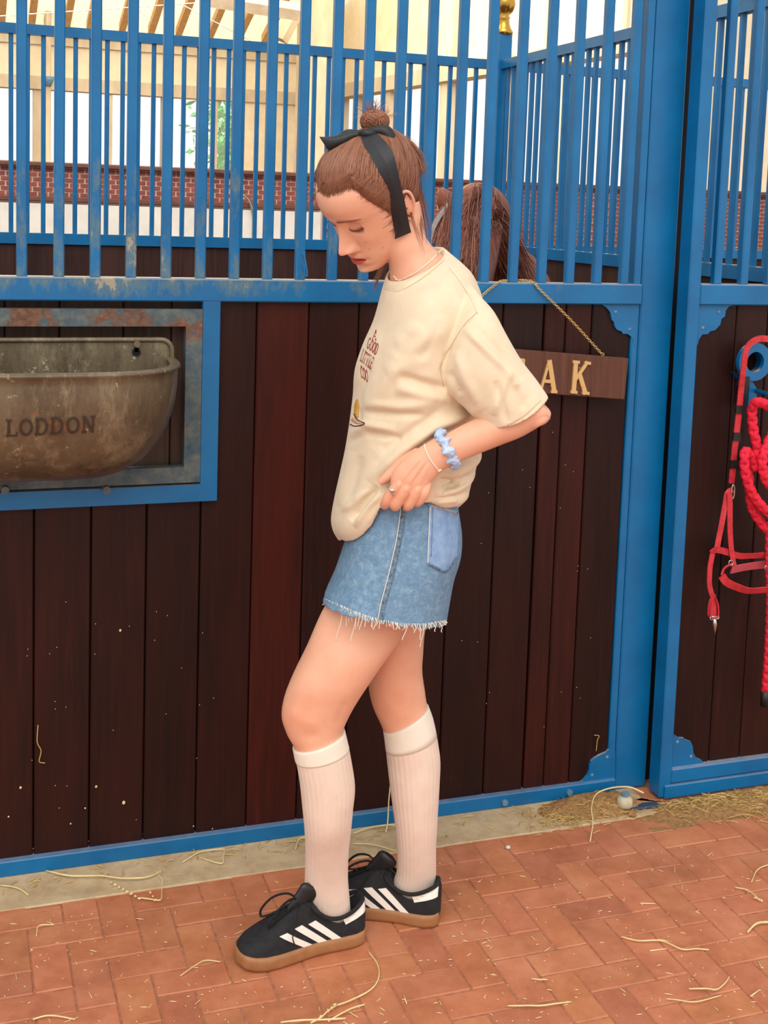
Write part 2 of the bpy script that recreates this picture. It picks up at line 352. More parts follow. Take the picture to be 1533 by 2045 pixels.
# ================================================================== STALL FRONT
sf = thing('stall_partition', 'blue barred stall front with dark mahogany boards behind the standing person', 'partition', (0.8, YW, 0))
def plank(x0, x1, z0, z1, y0, y1, mat, parent, colr=(1, 1, 1, 1)):
    o = MB().box(x0+.0012, x1-.0012, y0, y1, z0, z1, .003).build('plank', mat, parent); o.color = colr; return o
PJ = [-.097-.126*k for k in range(17, 0, -1)]+[-.097, .036, .163, .289, .415, .541, .666, .793, .918, 1.044, 1.173, 1.299, 1.415, 1.475, 1.550, 1.664]
for a, b in zip(PJ[:-1], PJ[1:]):
    v = random.uniform(.75, 1.12); c = (v, v, v, 1)
    if abs(a-.666) < .01: c = (2.1, 1.5, 1.25, 1)
    if a in (1.415, 1.475): c = (1.5, 1.25, 1.1, 1)
    gp = .003 if b == 1.415 else 0
    full = a > .54 or b < -.215
    if a < .541 <= b: pass
    plank(a, b-gp, .034, 1.335 if full else .868, 2.808, 2.828, MAHOG, sf, c)
for a, b in zip([-.24, -.13, -.02, .10, .218, .36, .47], [-.13, -.02, .10, .218, .36, .47, .545]):
    plank(a, b, .86, 1.34, 2.832, 2.85, DUSTW, sf, (random.uniform(.8, 1.1),)*3+(1,))
MB().box(-2.3, 1.684, YW, YW+.055, 1.328, 1.381, .003).build('middle_rail', BLUEW, sf)
MB().box(1.664, 1.685, YW+.012, YW+.10, .0, 2.55, .003).build('end_stile', BLUE, sf)
MB().box(-2.3, 1.683, YW+.003, YW+.05, 2.36, 2.41, .003).build('top_rail', BLUE, sf)
MB().box(-2.3, 1.684, YW, YW+.045, .001, .0375, .002).build('bottom_rail', BLUE, sf)
def bar_mesh(name, h, w, mat):
    m = MB().box(-w/2, w/2, -w/2, w/2, 0, h, .003); me = bpy.data.meshes.new(name); me.from_pydata(m.V, [], m.F); me.materials.append(mat); return me
BARW = bar_mesh('bar', .985, .0225, BLUEW); BARB = bar_mesh('bar', .985, .0225, BLUE)
def bars(xs, ys, z, me, parent, rz=0):
    for x, y in zip(xs, ys):
        o = bpy.data.objects.new('bar', me); link(o, parent); o.location = (x, y, z); o.rotation_euler = (random.uniform(-.002, .002), random.uniform(-.002, .002), rz)
xs = [.1345+.0787*k for k in range(-30, 20)]
bars([x*1.0062 for x in xs], [YW+.0275]*len(xs), 1.379, BARW, sf)
def pxpoly(pts, Y): return [(float(onY(x, y, Y)[0]), float(onY(x, y, Y)[2])) for x, y in pts]
def bez(poly, k=3):                       # light smoothing
    return poly
bt = [(1000+a/5.11, 560+b/5.11) for a, b in [(1000, 240), (1040, 252), (1085, 285), (1115, 325), (1125, 370), (1132, 405), (1152, 422), (1158, 455), (1172, 490), (1200, 512), (1230, 520), (1245, 545), (1290, 545), (1325, 570), (1348, 610), (1355, 650), (1380, 660), (1397, 240)]]
bb = [(1080+a/3.384, 1380+b/3.384) for a, b in [(235, 660), (245, 630), (285, 605), (312, 572), (325, 540), (328, 505), (338, 475), (360, 455), (400, 432), (440, 415), (462, 392), (475, 360), (488, 335), (500, 350), (500, 690)]]
def bracket(poly, Y, parent, bolts, mirror=None):
    P = pxpoly(poly, Y)
    V, F = prism(P, Y, Y+.007); o = mesh('corner_bracket', V, F, BLUE, parent)
    for bx, by in bolts:
        c = onY(bx, by, Y); bm = bmesh.new(); bmesh.ops.create_uvsphere(bm, u_segments=10, v_segments=6, radius=.0052)
        V2 = [(v.co.x+c[0], v.co.y*.5+c[1], v.co.z+c[2]) for v in bm.verts]; F2 = [[v.index for v in f.verts] for f in bm.faces]; bm.free()
        mesh('bolt', V2, F2, BOLT, o, True)
    return o
bracket(bt, 2.801, sf, [(1229, 623), (1257, 658)]); bracket(bb, 2.801, sf, [(1212, 1512), (1182, 1548)])
for bx, by in [(1007, 1602), (1136, 1582)]:
    c = onY(bx, by, YW); V, F = tube([(c[0], YW+.001, c[2]), (c[0], YW-.006, c[2])], .0085, 12); mesh('bolt', V, F, BOLT, sf)
# blue frame round the trough opening
FX, FZ = .574, .862
o = MB().box(-2.25, 1.664, 2.852, 2.858, .03, 1.335).build('gap_light_blocker', DARKB, sf)  # dark sheet added behind the planks to keep light out of their gaps
V, F = prism([(-.22, FZ), (FX, FZ), (FX-.04, FZ+.04), (-.18, FZ+.04)], YW-.004, YW+.022); mesh('opening_frame', V, F, BLUE, sf)
V, F = prism([(-.22, FZ), (-.18, FZ+.04), (-.18, 1.329), (-.22, 1.329)], YW-.004, YW+.022); mesh('opening_frame', V, F, BLUEW, sf)
V, F = prism([(FX, FZ), (FX, 1.329), (FX-.04, 1.329), (FX-.04, FZ+.04)], YW-.004, YW+.022); mesh('opening_frame', V, F, BLUEW, sf)
# hay string caught on a bar
MB().tube(smooth_path([onY(606, 505, 2.80), onY(610, 525, 2.795), onY(613, 548, 2.79), onY(610, 552, 2.79), onY(607, 530, 2.795)]), .0022, 6).build('paint_flake', BLUE, sf, True)

# post
pm = MB().box(1.687, 1.785, 2.802, 2.90, .0, 2.55, .004); post = pm.build('stall_post', BLUE, None); ROOTINV['stall_post'] = Matrix.Identity(4); mesh('gap_shade_strip', *(lambda q: (q.V, q.F))(MB().box(1.786, 1.83, 2.84, 2.87, 0, 2.5)), M('gap_shade_black', srgb(14, 18, 26), .8), post); tag(post, 'square blue steel post between the stall front and the door', 'post')  # black strip added in the gap beside the door, its shade painted in

# ================================================================== DOOR
YD = 2.72
dr = thing('stable_door', 'blue barred sliding stable door with dark boards at right of the post', 'door', (2.3, YD, 0))
MB().box(1.776, 1.812, YD, YD+.055, .006, 2.47, .003).build('stile', BLUE, dr)
MB().box(2.84, 2.876, YD, YD+.055, .006, 2.47, .003).build('stile', BLUE, dr)
MB().box(1.812, 2.84, YD, YD+.05, 1.334, 1.388, .003).build('middle_rail', BLUE, dr)
MB().box(1.812, 2.84, YD, YD+.05, 2.40, 2.455, .003).build('top_rail', BLUE, dr)
MB().box(1.812, 2.84, YD, YD+.05, .042, .082, .003).build('bottom_rail', BLUE, dr)
MB().box(1.79, 2.86, YD-.006, YD+.045, .004, .040, .002).build('floor_guide_rail', BLUE, dr)
dj = [1.805]+[X_at(x, y, YD+.022) for x, y in [(1466, 700)]]
st = dj[1]-1.805; dj = [1.805, dj[1]]+[dj[1]+.098*k for k in range(1, 10)]; dj[-1] = 2.845
dj = [v for v in dj if v < 2.80]+[2.845]
for a, b in zip(dj[:-1], dj[1:]):
    v = random.uniform(.8, 1.2); plank(a, b, .07, 1.345, YD+.02, YD+.04, MAHOG, dr, (v, v*.98, v, 1))
db = [X_at(x, 566, YD+.025) for x in (1428.5, 1481.5)]; xs = [db[0]+(db[1]-db[0])*k for k in range(0, 15)]
xs = [x for x in xs if x < 2.82]
bars(xs, [YD+.025]*len(xs), 1.386, bar_mesh('bar', 1.02, .0225, BLUE), dr)
mt = [(1470, 608), (1455, 612), (1449, 620), (1447, 632), (1440, 637), (1438, 648), (1428, 659), (1417, 662), (1414, 667), (1402, 668), (1395, 678), (1393, 688), (1389, 690), (1391, 608)]
mb_ = [(1080+a/3.384, 1380+b/3.384) for a, b in [(893, 285), (905, 300), (935, 318), (965, 318), (985, 332), (1012, 342), (1025, 375), (1030, 420), (1050, 453), (1085, 467), (1095, 485), (875, 530), (882, 285)]]
bracket(mt, YD+.013, dr, [(1435, 623), (1403, 655)]); bracket(mb_, YD+.013, dr, [(1352, 1482), (1379, 1511)])

# ================================================================== PARTITIONS BEHIND
def lowwall(name, label, p0, p1, zt, parent_cat, n0=.0785, off=0, two=True):
    t = thing(name, label, parent_cat, ((p0[0]+p1[0])/2, (p0[1]+p1[1])/2, 0)); d = np.array(p1)-np.array(p0); L = np.linalg.norm(d); u = d/L; nrm = np.array([-u[1], u[0]])
    def obx(nm, a, b, z0, z1, w, mat, c=None):
        q = [np.array(p0)+u*a-nrm*w/2, np.array(p0)+u*b-nrm*w/2, np.array(p0)+u*b+nrm*w/2, np.array(p0)+u*a+nrm*w/2]
        V = [(p[0], p[1], z) for z in (z0, z1) for p in q]; o = mesh(nm, V, [(3, 2, 1, 0), (4, 5, 6, 7), (0, 1, 5, 4), (1, 2, 6, 5), (2, 3, 7, 6), (3, 0, 4, 7)], mat, t)
        if c: o.color = c
        return o
    obx('middle_rail', 0, L, 1.325, 1.38, .055, BLUE); obx('top_rail', 0, L, zt-.05, zt, .05, BLUE); obx('bottom_rail', 0, L, 0, .04, .05, BLUE)
    a = 0
    while a < L-.001:
        b = min(L, a+.13); v = random.uniform(.7, 1.1); obx('plank', a+.0004, b-.0004, .03, 1.335, .024, MAHOG2, (v, v, v, 1)); a = b
    k = int(L/n0); P = [np.array(p0)+u*(off+n0*i) for i in range(k+1) if off+n0*i < L]
    bars([p[0] for p in P], [p[1] for p in P], 1.378, bar_mesh('bar', zt-1.378-.03, .0225, BLUE), t, math.atan2(u[1], u[0]))
    return t
MAHOG2 = wood('stall_boards', srgb(44, 24, 24), srgb(58, 34, 32), srgb(78, 50, 44), 0.6)
XS, YB = 2.93, 6.5
lowwall('next_stall_front', 'blue barred stall front beyond the right edge of the door', (3.02, 2.83), (5.9, 2.83), 2.415, 'partition')
o = MB().box(2.885, 2.985, 2.802, 2.90, 0, 2.55, .004).build('stall_post', BLUE, None); tag(o, 'square blue post on the far right side of the stable door', 'post')
x22 = X_at(22, 300, YB)
lowwall('back_partition', 'blue barred partition across the back of the stall, behind the person', (-1.6+((x22+1.6) % .0785), YB), (XS-.03, YB), 2.415, 'partition')
lowwall('side_partition', 'blue barred partition running back behind the door and beside the horse', (XS, 2.96), (XS, YB-.04), 2.415, 'partition')
lowwall('far_partition', 'far blue barred partition seen through the side partition bars', (XS+.04, YB), (6.6, YB), 2.415, 'partition')
cp = thing('corner_post', 'blue corner post topped with a brass ball where two partitions meet', 'post', (XS, YB, 0))
MB().box(XS-.04, XS+.04, YB-.04, YB+.04, 0, 2.56, .004).build('shaft', BLUE, cp)
prof = [(.0, 2.56), (.052, 2.56), (.055, 2.575), (.046, 2.59), (.04, 2.60), (.033, 2.62), (.03, 2.645), (.036, 2.655), (.026, 2.665), (.05, 2.69), (.062, 2.725), (.058, 2.76), (.036, 2.785), (0, 2.795)]
a = np.linspace(0, 2*np.pi, 25)[:-1]; V = [(XS+r*math.cos(t), YB+r*math.sin(t), z) for r, z in prof for t in a]
F = [(i*24+j, i*24+(j+1) % 24, (i+1)*24+(j+1) % 24, (i+1)*24+j) for i in range(len(prof)-1) for j in range(24)]
mesh('ball_finial', V, F, BRASS, cp, True, label='polished brass ball finial')

# ================================================================== HALL BEYOND
YBR = 13.0
zt = float(onY(320, 333, YBR)[2]); xl = X_at(640, 430, YBR)
bw = MB().box(-12, 12, YBR+.026, YBR+.2, 0, zt-.005).build('wall_back', MORT); tag(bw, 'low red brick wall far behind the stalls', kind='structure'); ROOTINV['wall_back'] = Matrix.Identity(4)
m = MB(); r = 0; z = .02
while z < zt-.05:
    if z > .7:
        x = -11.9+(.052 if r % 2 else 0)
        while x < 11.8:
            if x > xl or z > zt-.36: m.box(x, x+.088, YBR+.012, YBR+.03, z, z+.036)
            x += .104
    z += .049; r += 1
m.build('wall_bricks', REDBR, bw, kind='stuff')
MB().box(-12, 12, YBR-.05, YBR+.22, zt-.05, zt, .01).build('coping', BROWNW, bw)
MB().box(-12, xl, YBR-.06, YBR+.0, zt-.40, zt-.345, .01).build('trim_2', BROWNW); tag(bpy.data.objects['trim_2'], 'brown timber rail under the far brick band', kind='structure')
x = -12
wb = thing('white_stall_boards', 'pale boarded stall fronts below the far brick band', 'panelling', (0, YBR, 0))
while x < xl-.05:
    b = min(xl, x+.62); MB().box(x+.006, b-.006, YBR-.045, YBR, 0, zt-.42, .006).build('board', WHITEP, wb); x = b
# metal hoop hung on the white boards
hp = [onY(480+a, 380+b, YBR-.08) for a, b in [(0, 10), (8, 12), (18, 24), (24, 45), (26, 70), (25, 92)]]
V, F = tube(smooth_path(hp), .012, 8); o = mesh('hose_loop', V, F, STEEL, None, True); tag(o, 'grey looped hose hanging on the white boards behind the bars', 'hose')

Y2 = 28.0
def hz(px, py, Y): return float(onY(px, py, Y)[2])
z_head = hz(300, 192, Y2); z_top = hz(300, 78, Y2); z_sill = 1.0
C0 = onY(-1500, 200, Y2)[:2]; C1 = onY(592, 200, Y2)[:2]
def seg(mb, P0, P1, z0, z1, th=.25, yo=0):
    P0 = np.array(P0, float); P1 = np.array(P1, float); u = (P1-P0)/np.linalg.norm(P1-P0); n = np.array([-u[1], u[0]])
    q = [P0+n*yo, P1+n*yo, P1+n*(th+yo), P0+n*(th+yo)]; V = [(p[0], p[1], z) for z in (z0, z1) for p in q]
    mb.add(V, [(3, 2, 1, 0), (4, 5, 6, 7), (0, 1, 5, 4), (1, 2, 6, 5), (2, 3, 7, 6), (3, 0, 4, 7)])
def wall_run(name, label, P0, P1, zs, zh, ztop, piers):
    P0 = np.array(P0, float); P1 = np.array(P1, float); d = P1-P0
    def at(px):                            # where this wall is met looking along a photo column
        v = ray(px, 300)[:2]; A = np.array([[v[0], -d[0]], [v[1], -d[1]]]); s = np.linalg.solve(A, P0)
        return P0+d*s[1]
    m = MB(); seg(m, P0, P1, 0, zs); seg(m, P0, P1, zh, ztop)
    o = m.build(name, CREAM); tag(o, label, kind='structure'); ROOTINV[o.name] = Matrix.Identity(4)
    hb = MB(); seg(hb, P0, P1, zh, zh+.28, .08, -.08); seg(hb, P0, P1, ztop-.30, ztop, .12, -.12); hb.build('beam', CREAM2, o)
    for a, b, mt in piers:
        pm = MB(); seg(pm, at(a), at(b), zs, zh, .2, .02); pm.build('window_post', mt, o)
    return o, at
wl, atl = wall_run('wall_left', 'cream far wall with a row of bright windows', C0, C1, z_sill, z_head, z_top, [(-150, -120, CREAM2), (66, 84, CREAM2), (212, 224, CREAM2), (322, 326, CREAM2), (395, 403, CREAM2), (427, 434, CREAM2), (468, 590, CREAM)])
dep = np.linalg.norm(C1)*.48/1.0
E1 = onY(1415, 200, 14.2)[:2]
wr, atr = wall_run('wall_right', 'cream far wall with tall windows angled toward the camera', C1, E1, z_sill, z_head, 9.0, [(592, 676, CREAM2), (700, 706, CREAM2), (757, 772, CREAM2), (872, 893, CREAM2), (1005, 1010, CREAM2), (1112, 1118, CREAM2), (1262, 1290, CREAM)])
for px in (735, 905, 1085, 1240):
    P = atr(px); m = MB(); seg(m, atr(px-4), atr(px+4), z_head+.28, 9.0, .06, -.06); m.build('batten', CREAM2, wr)
m = MB(); m.box(E1[0], 16, 14.2, 14.4, 0, 9); o = m.build('wall_right_2', CREAM); tag(o, 'plain cream end wall seen at far right', kind='structure')
for i, (px0, px1, Ya) in enumerate([(602, 668, 24.0), (90, 102, 26.8)]):
    a = onY(px0, 200, Ya); b = onY(px1, 200, Ya); o = MB().box(a[0], b[0], Ya, Ya+.5, 0, 9 if i == 0 else 7, .02).build('trim_%d' % (3+i), CREAM2)
    tag(o, ['thick cream column in front of the far wall corner', 'slim cream column between the far left windows'][i], kind='structure')
# window glass
for i, (P0, P1) in enumerate([(C0, C1), (C1, E1)]):
    m = MB(); seg(m, P0, P1, z_sill, z_head, .01, .12); o = m.build('window_%d' % (i+1), GLASS); tag(o, ['clear panes of the far left windows', 'clear panes of the far right windows'][i], kind='structure')
# roof over the left half: rises toward the camera
xr = onY(592, 100, Y2)[0]+.3; SL = .34
m = MB(); ya, yb = Y2+.5, 8.0
zr = lambda y: z_top-.15+(Y2-y)*SL
m.add([(-19, ya, zr(ya)), (xr, ya, zr(ya)), (xr, yb, zr(yb)), (-19, yb, zr(yb)), (-19, ya, zr(ya)+.03), (xr, ya, zr(ya)+.03), (xr, yb, zr(yb)+.03), (-19, yb, zr(yb)+.03)], [(0, 1, 2, 3), (7, 6, 5, 4), (0, 4, 5, 1), (1, 5, 6, 2), (2, 6, 7, 3), (3, 7, 4, 0)])
roof = m.build('ceiling', ROOFP); tag(roof, 'pale translucent roof sheets with timber rafters', kind='structure'); ROOTINV['ceiling'] = Matrix.Identity(4)
for px in (4, 64, 134, 180, 245, 303, 358, 421, 478, 530):
    x = X_at(px, 70, 27.0); m = MB(); y0, y1 = 27.1, 12.0; h = .16
    m.add([(x-.07, y0, zr(y0)-h), (x+.07, y0, zr(y0)-h), (x+.07, y1, zr(y1)-h), (x-.07, y1, zr(y1)-h), (x-.07, y0, zr(y0)), (x+.07, y0, zr(y0)), (x+.07, y1, zr(y1)), (x-.07, y1, zr(y1))], [(0, 1, 2, 3), (7, 6, 5, 4), (0, 4, 5, 1), (1, 5, 6, 2), (2, 6, 7, 3), (3, 7, 4, 0)])
    m.build('rafter', PINE, roof)
P = [onY(405, -6, 22), onY(596, 24, 22)]; V, F = tube([P[0], P[1]], .16, 4); mesh('tie_beam', V, F, CREAM2, roof)
P = [onY(603, 0, 23.5), onY(560, 80, 23.5)]; V, F = tube([P[0], P[1]], .15, 4); mesh('brace', V, F, CREAM2, roof)
for a, b in [((0, 32), (405, 5)), ((355, 5), (510, 86)), ((300, 40), (260, 0))]:
    V, F = tube([onY(*a, 24), onY(*b, 24)], .012, 6); mesh('tie_rod', V, F, STEEL, roof)
lp = onY(96, 162, 26.6); m = MB(); m.tube([(lp[0], 26.5, lp[2]-.12), (lp[0], 26.5, lp[2]), (lp[0], 26.5, lp[2]+.08)], [.05, .10, .14], 14); o = m.build('wall_lamp', BOLT, None, True); tag(o, 'small grey bell shaped lamp on the slim cream column', 'lamp')
# tree outside the narrow window
tr = thing('tree', 'pale green leafy tree outside the narrow window', 'tree', (onY(452, 300, 36)[0], 36, 0)); m = MB()
c = onY(455, 270, 36)
for i in range(900):
    p = c+np.array([RNG.normal()*.55, RNG.normal()*.8, RNG.normal()*1.1]); a = RNG.normal(size=3)*.10; b = np.cross(a, RNG.normal(size=3)); b *= .07/np.linalg.norm(b); m.add([p-a, p+b, p+a, p-b], [(0, 1, 2, 3)])
m.build('foliage', LEAF, tr, kind='stuff')
V, F = tube([(c[0], 36, 0), (c[0]+.1, 36, c[2])], [.14, .06], 8); mesh('trunk', V, F, PINE, tr, True)

# ================================================================== TROUGH
fr = thing('trough_frame', 'rusty galvanised frame holding the corner trough in its opening', 'frame', (.2, 2.78, .9))
ox, oz0, oz1, ix, iz0, iz1 = .533, .908, 1.311, .495, .945, 1.272
for pl in ([(-.175, oz1), (ox, oz1), (ix, iz1), (-.137, iz1)], [(ox, oz1), (ox, oz0), (ix, iz0), (ix, iz1)], [(ox, oz0), (-.175, oz0), (-.137, iz0), (ix, iz0)], [(-.175, oz0), (-.175, oz1), (-.137, iz1), (-.137, iz0)]):
    V, F = prism(pl, 2.785, 2.815); mesh('frame_bar', V, F, RUST, fr)
tg = thing('feed_trough', 'old cast iron feed trough with raised lettering on its rounded bowl', 'trough', (.18, 2.7, .95))
XC, TA, TB, RZ, BZ = .175, .292, .265, 1.192, .935
def spow(v, e): return np.sign(v)*np.abs(v)**e
def bowl(off, zoff, s):
    t = np.linspace(0, np.pi, 73); k = (1-s**2.3)**(1/2.1); rows = []
    for kk, ss in zip(k, s):
        a = (TA-off)*(.30+.70*kk) if kk > 0 else .02; b = (TB-off)*(kk*.97+.03)
        rows.append(np.stack([XC+a*spow(np.cos(t), .62), 2.784-b*np.abs(np.sin(t))**.72, np.full_like(t, RZ-zoff-ss*(RZ-BZ-zoff))], 1))
    return rows
s = np.concatenate([np.linspace(0, .6, 10), np.linspace(.65, 1, 14)])
outer = bowl(0, 0, s); inner = bowl(.013, 0, s[:-3]*.93); t = np.linspace(0, np.pi, 73)
rim = []
for q in np.linspace(0, np.pi, 7):
    rim.append(np.stack([XC+(TA-.0065+.012*math.cos(q))*spow(np.cos(t), .62), 2.784-(TB-.0065+.012*math.cos(q))*np.abs(np.sin(t))**.72, np.full_like(t, RZ+.004+.008*math.sin(q))], 1))
rows = outer[::-1]+rim+inner; n = 73; V = np.concatenate(rows)
F = [(i*n+j, i*n+j+1, (i+1)*n+j+1, (i+1)*n+j) for i in range(len(rows)-1) for j in range(n-1)]
bowlo = mesh('bowl', V, F, IRON, tg, True)
lip = MB()                                # rounded back plate
bp = []
x0, x1, z0, z1, rr = -.13, .462, 1.10, 1.243, .025
for cx, cz, a0 in ((x1-rr, z1-rr, 0), (x0+rr, z1-rr, 90), (x0+rr, z0+rr, 180), (x1-rr, z0+rr, 270)):
    for k in range(6): q = math.radians(a0+18*k); bp.append((cx+rr*math.cos(q), cz+rr*math.sin(q)))
V, F = prism(bp, 2.776, 2.79); mesh('back_plate', V, F, IRON, tg)
V, F = tube(np.array([(x, 2.774, z) for x, z in bp]), .006, 6, closed=True); mesh('back_plate_rim', V, F, IRON, tg, True)
kx, _, kz = onY(272, 703, 2.776); DARK = M('dark_hole', srgb(16, 12, 10), .9)
m = MB(); m.tube([(kx, 2.7755, kz), (kx, 2.772, kz)], .0095, 16); m.box(kx-.004, kx+.004, 2.772, 2.7755, kz, kz+.022); m.build('keyhole_slot', DARK, tg)
m = MB(); m.tube([(kx, 2.775, kz+.019), (kx, 2.763, kz+.019)], .0075, 10); m.build('bolt', IRON, tg)
for px in (10, 212):
    c = onY(px, 968, 2.77); m = MB(); m.tube([(c[0], 2.775, c[2]-.01), (c[0], 2.755, c[2]-.01)], .009, 8); m.build('bolt', RUST, tg)
# ---- stroke letters
def arc(cx, cy, rx, ry, a0, a1, n=9): return [(cx+rx*math.cos(math.radians(a0+(a1-a0)*i/(n-1))), cy+ry*math.sin(math.radians(a0+(a1-a0)*i/(n-1)))) for i in range(n)]
SER = .16
LET = {  # strokes in a 0..0.8 x 0..1 cell: (polyline, weight)
 'A': [([(.08, 0), (.36, 1)], .7), ([(.36, 1), (.70, 0)], 1.3), ([(.2, .34), (.56, .34)], .7), ([(0, .03), (.2, .03)], .6), ([(.54, .03), (.82, .03)], .6)],
 'K': [([(.14, 0), (.14, 1)], 1.25), ([(.14, .38), (.66, 1)], .8), ([(.34, .6), (.68, 0)], 1.2), ([(0, .03), (.30, .03)], .6), ([(0, .97), (.30, .97)], .6), ([(.52, .97), (.80, .97)], .6), ([(.52, .03), (.84, .03)], .6)],
 'E': [([(.14, 0), (.14, 1)], 1.25), ([(0, .96), (.66, .96)], .7), ([(0, .04), (.68, .04)], .7), ([(.14, .52), (.5, .52)], .7), ([(.66, 1), (.66, .78)], .6), ([(.68, 0), (.68, .24)], .6)],
 'L': [([(.16, 0), (.16, 1)], 1.25), ([(0, .04), (.62, .04)], .7), ([(.64, 0), (.64, .26)], .6), ([(0, .97), (.34, .97)], .6)],
 'O': [(arc(.38, .5, .33, .45, 0, 360, 25), 1.0)],
 'D': [([(.14, 0), (.14, 1)], 1.25), ([(0, .97), (.35, .97)]+arc(.35, .5, .34, .46, 90, -90, 13)+[(0, .03)], .9)],
 'N': [([(.12, 0), (.12, 1)], .8), ([(.12, 1), (.66, 0)], 1.2), ([(.66, 0), (.66, 1)], .8), ([(0, .97), (.2, .97)], .6), ([(0, .03), (.26, .03)], .6), ([(.52, .97), (.8, .97)], .6)],
 'G': [(arc(.40, .5, .34, .46, 50, 300, 15), 1.0), ([(.42, .42), (.76, .42)], .6), ([(.66, .42), (.66, .04)], 1.0)],
 'C': [(arc(.40, .5, .34, .46, 50, 310, 17), 1.0), ([(.64, .95), (.64, .72)], .6)],
 'I': [([(.2, 0), (.2, 1)], 1.25), ([(.02, .03), (.38, .03)], .6), ([(.02, .97), (.38, .97)], .6)],
 'T': [([(.36, 0), (.36, 1)], 1.25), ([(.02, .95), (.70, .95)], .7), ([(.03, 1), (.03, .76)], .6), ([(.69, 1), (.69, .76)], .6), ([(.2, .03), (.52, .03)], .6)]}
def strokes(ch, w):                       # -> list of quads (2D) in unit cell
    Q = []
    for pts, k in LET[ch]:
        P = np.array(pts, float); ww = w*k/2; T = np.gradient(P, axis=0); T /= np.linalg.norm(T, axis=1)[:, None]; Nn = np.stack([-T[:, 1], T[:, 0]], 1)
        for i in range(len(P)-1): Q.append([P[i]+Nn[i]*ww, P[i]-Nn[i]*ww, P[i+1]-Nn[i+1]*ww, P[i+1]+Nn[i+1]*ww])
    return Q
def letter_mesh(ch, w, f, sub=1):         # f(u, v, h) -> 3D ; h 0 back, 1 front
    m = MB(); f0_ = f; cnt = [0]
    def f(u, v, h): return f0_(u, v, h*(1+.035*(cnt[0] % 9)))
    for q in strokes(ch, w):
        cnt[0] += 1
        for a in range(sub):
            t0, t1 = a/sub, (a+1)/sub; c = [q[0]*(1-t0)+q[3]*t0, q[1]*(1-t0)+q[2]*t0, q[1]*(1-t1)+q[2]*t1, q[0]*(1-t1)+q[3]*t1]
            m.add([f(p[0], p[1], 0) for p in c]+[f(p[0], p[1], 1) for p in c], [(3, 2, 1, 0), (4, 5, 6, 7), (0, 1, 5, 4), (1, 2, 6, 5), (2, 3, 7, 6), (3, 0, 4, 7)])
    return m
def bvh(o):
    me = o.data; return BVHTree.FromPolygons([v.co[:] for v in me.vertices], [p.vertices[:] for p in me.polygons])
bb_ = bvh(bowlo)
LC = [M('raised_letter_iron', srgb(58, 46, 36), .6)]
for i, (ch, px) in enumerate(zip('LODDON', (12, 39, 70, 101, 133, 164))):
    xa = X_at(px, 860, 2.53); hgt = .036; wd = .030; z0 = float(onY(px, 874-(i*1.6), 2.53)[2])
    def f(u, v, h):
        x = xa+u*wd*1.1; z = z0+v*hgt; hit = bb_.ray_cast(Vector((x, 2.0, z)), Vector((0, 1, 0)))[0]
        y = hit.y if hit else 2.55
        return (x, y+.001-h*.0034, z)
    letter_mesh(ch, .13, f, 2).build('letter', LC[0], tg, label='raised letter ' + ch)
# ================================================================== NAME BOARD
YS = 2.775
nbd = thing('name_board', 'brown wooden name board with gold letters hung on a chain behind her elbow', 'sign', (1.4, YS, 1.2))
def bp3(px, py, Y=2.762): return onY(px, py, Y)
cor = [bp3(858, 684), bp3(1255, 716), bp3(1247, 798), bp3(858, 770)]
m = MB(); fz = [(c[0], c[2]) for c in cor]; V, F = prism(fz[::-1], 2.762, 2.784)
bm = bmesh.new(); vs = [bm.verts.new(v) for v in V]; [bm.faces.new([vs[i] for i in f]) for f in F]; bmesh.ops.recalc_face_normals(bm, faces=bm.faces); bmesh.ops.bevel(bm, geom=list(bm.edges), offset=.0015, segments=1, affect='EDGES')
bm.verts.index_update(); mesh('board', [v.co[:] for v in bm.verts], [[v.index for v in f.verts] for f in bm.faces], SIGNW, nbd); bm.free()
for ch, (bx, by), hp in (('E', (1010, 776), 62), ('A', (1074, 781), 63), ('K', (1137, 784), 64)):
    P0 = bp3(bx, by); P1 = bp3(bx+5, by-hp); ex = (bp3(bx+37, by+3)-P0)/.84; ez = P1-P0
    def f(u, v, h): q = P0+ex*u+ez*v; return (q[0], 2.7625-h*.006, q[2])
    o = letter_mesh(ch, .15, f).build('letter', GOLDP, nbd, label='gold letter ' + ch)
    for uv in ((.3, .8), (.5, .2)):
        q = P0+ex*uv[0]+ez*uv[1]; V, F = tube([(q[0], 2.757, q[2]), (q[0], 2.7555, q[2])], .0018, 8); mesh('screw', V, F, BRASS, o)
ch_p = smooth_path([bp3(1203, 709, 2.768), bp3(1140, 640, 2.776), bp3(1077, 578, 2.782), (onY(1066, 568, 2.79)+[0, 0, .004]), (onY(1052, 562, 2.80)+[0, 0, .002]), onY(1030, 560, 2.842), onY(1004, 562, 2.80)+[0, 0, .002], onY(990, 568, 2.787), bp3(965, 588, 2.78), bp3(915, 640, 2.776), bp3(885, 690, 2.768)], 14)
d = np.concatenate([[0], np.cumsum(np.linalg.norm(np.diff(ch_p, axis=0), axis=1))]); n = int(d[-1]/.0062); m = MB(); lnk = np.linspace(0, 2*np.pi, 13)[:-1]
for i in range(n):
    s0 = (i+.5)/n*d[-1]; p = np.array([np.interp(s0, d, ch_p[:, k]) for k in range(3)]); p2 = np.array([np.interp(s0+.002, d, ch_p[:, k]) for k in range(3)]); t = p2-p; t /= np.linalg.norm(t)
    nn = np.cross(t, [0, 1, 0.0]); nn /= np.linalg.norm(nn)+1e-9; bn = np.cross(t, nn); a = (.9 if i % 2 else -.5); w = nn*math.cos(a)+bn*math.sin(a)
    V, F = tube([p+t*.0052*math.cos(q)+w*.0031*math.sin(q) for q in lnk], .00085, 5, closed=True); m.add(V, F)
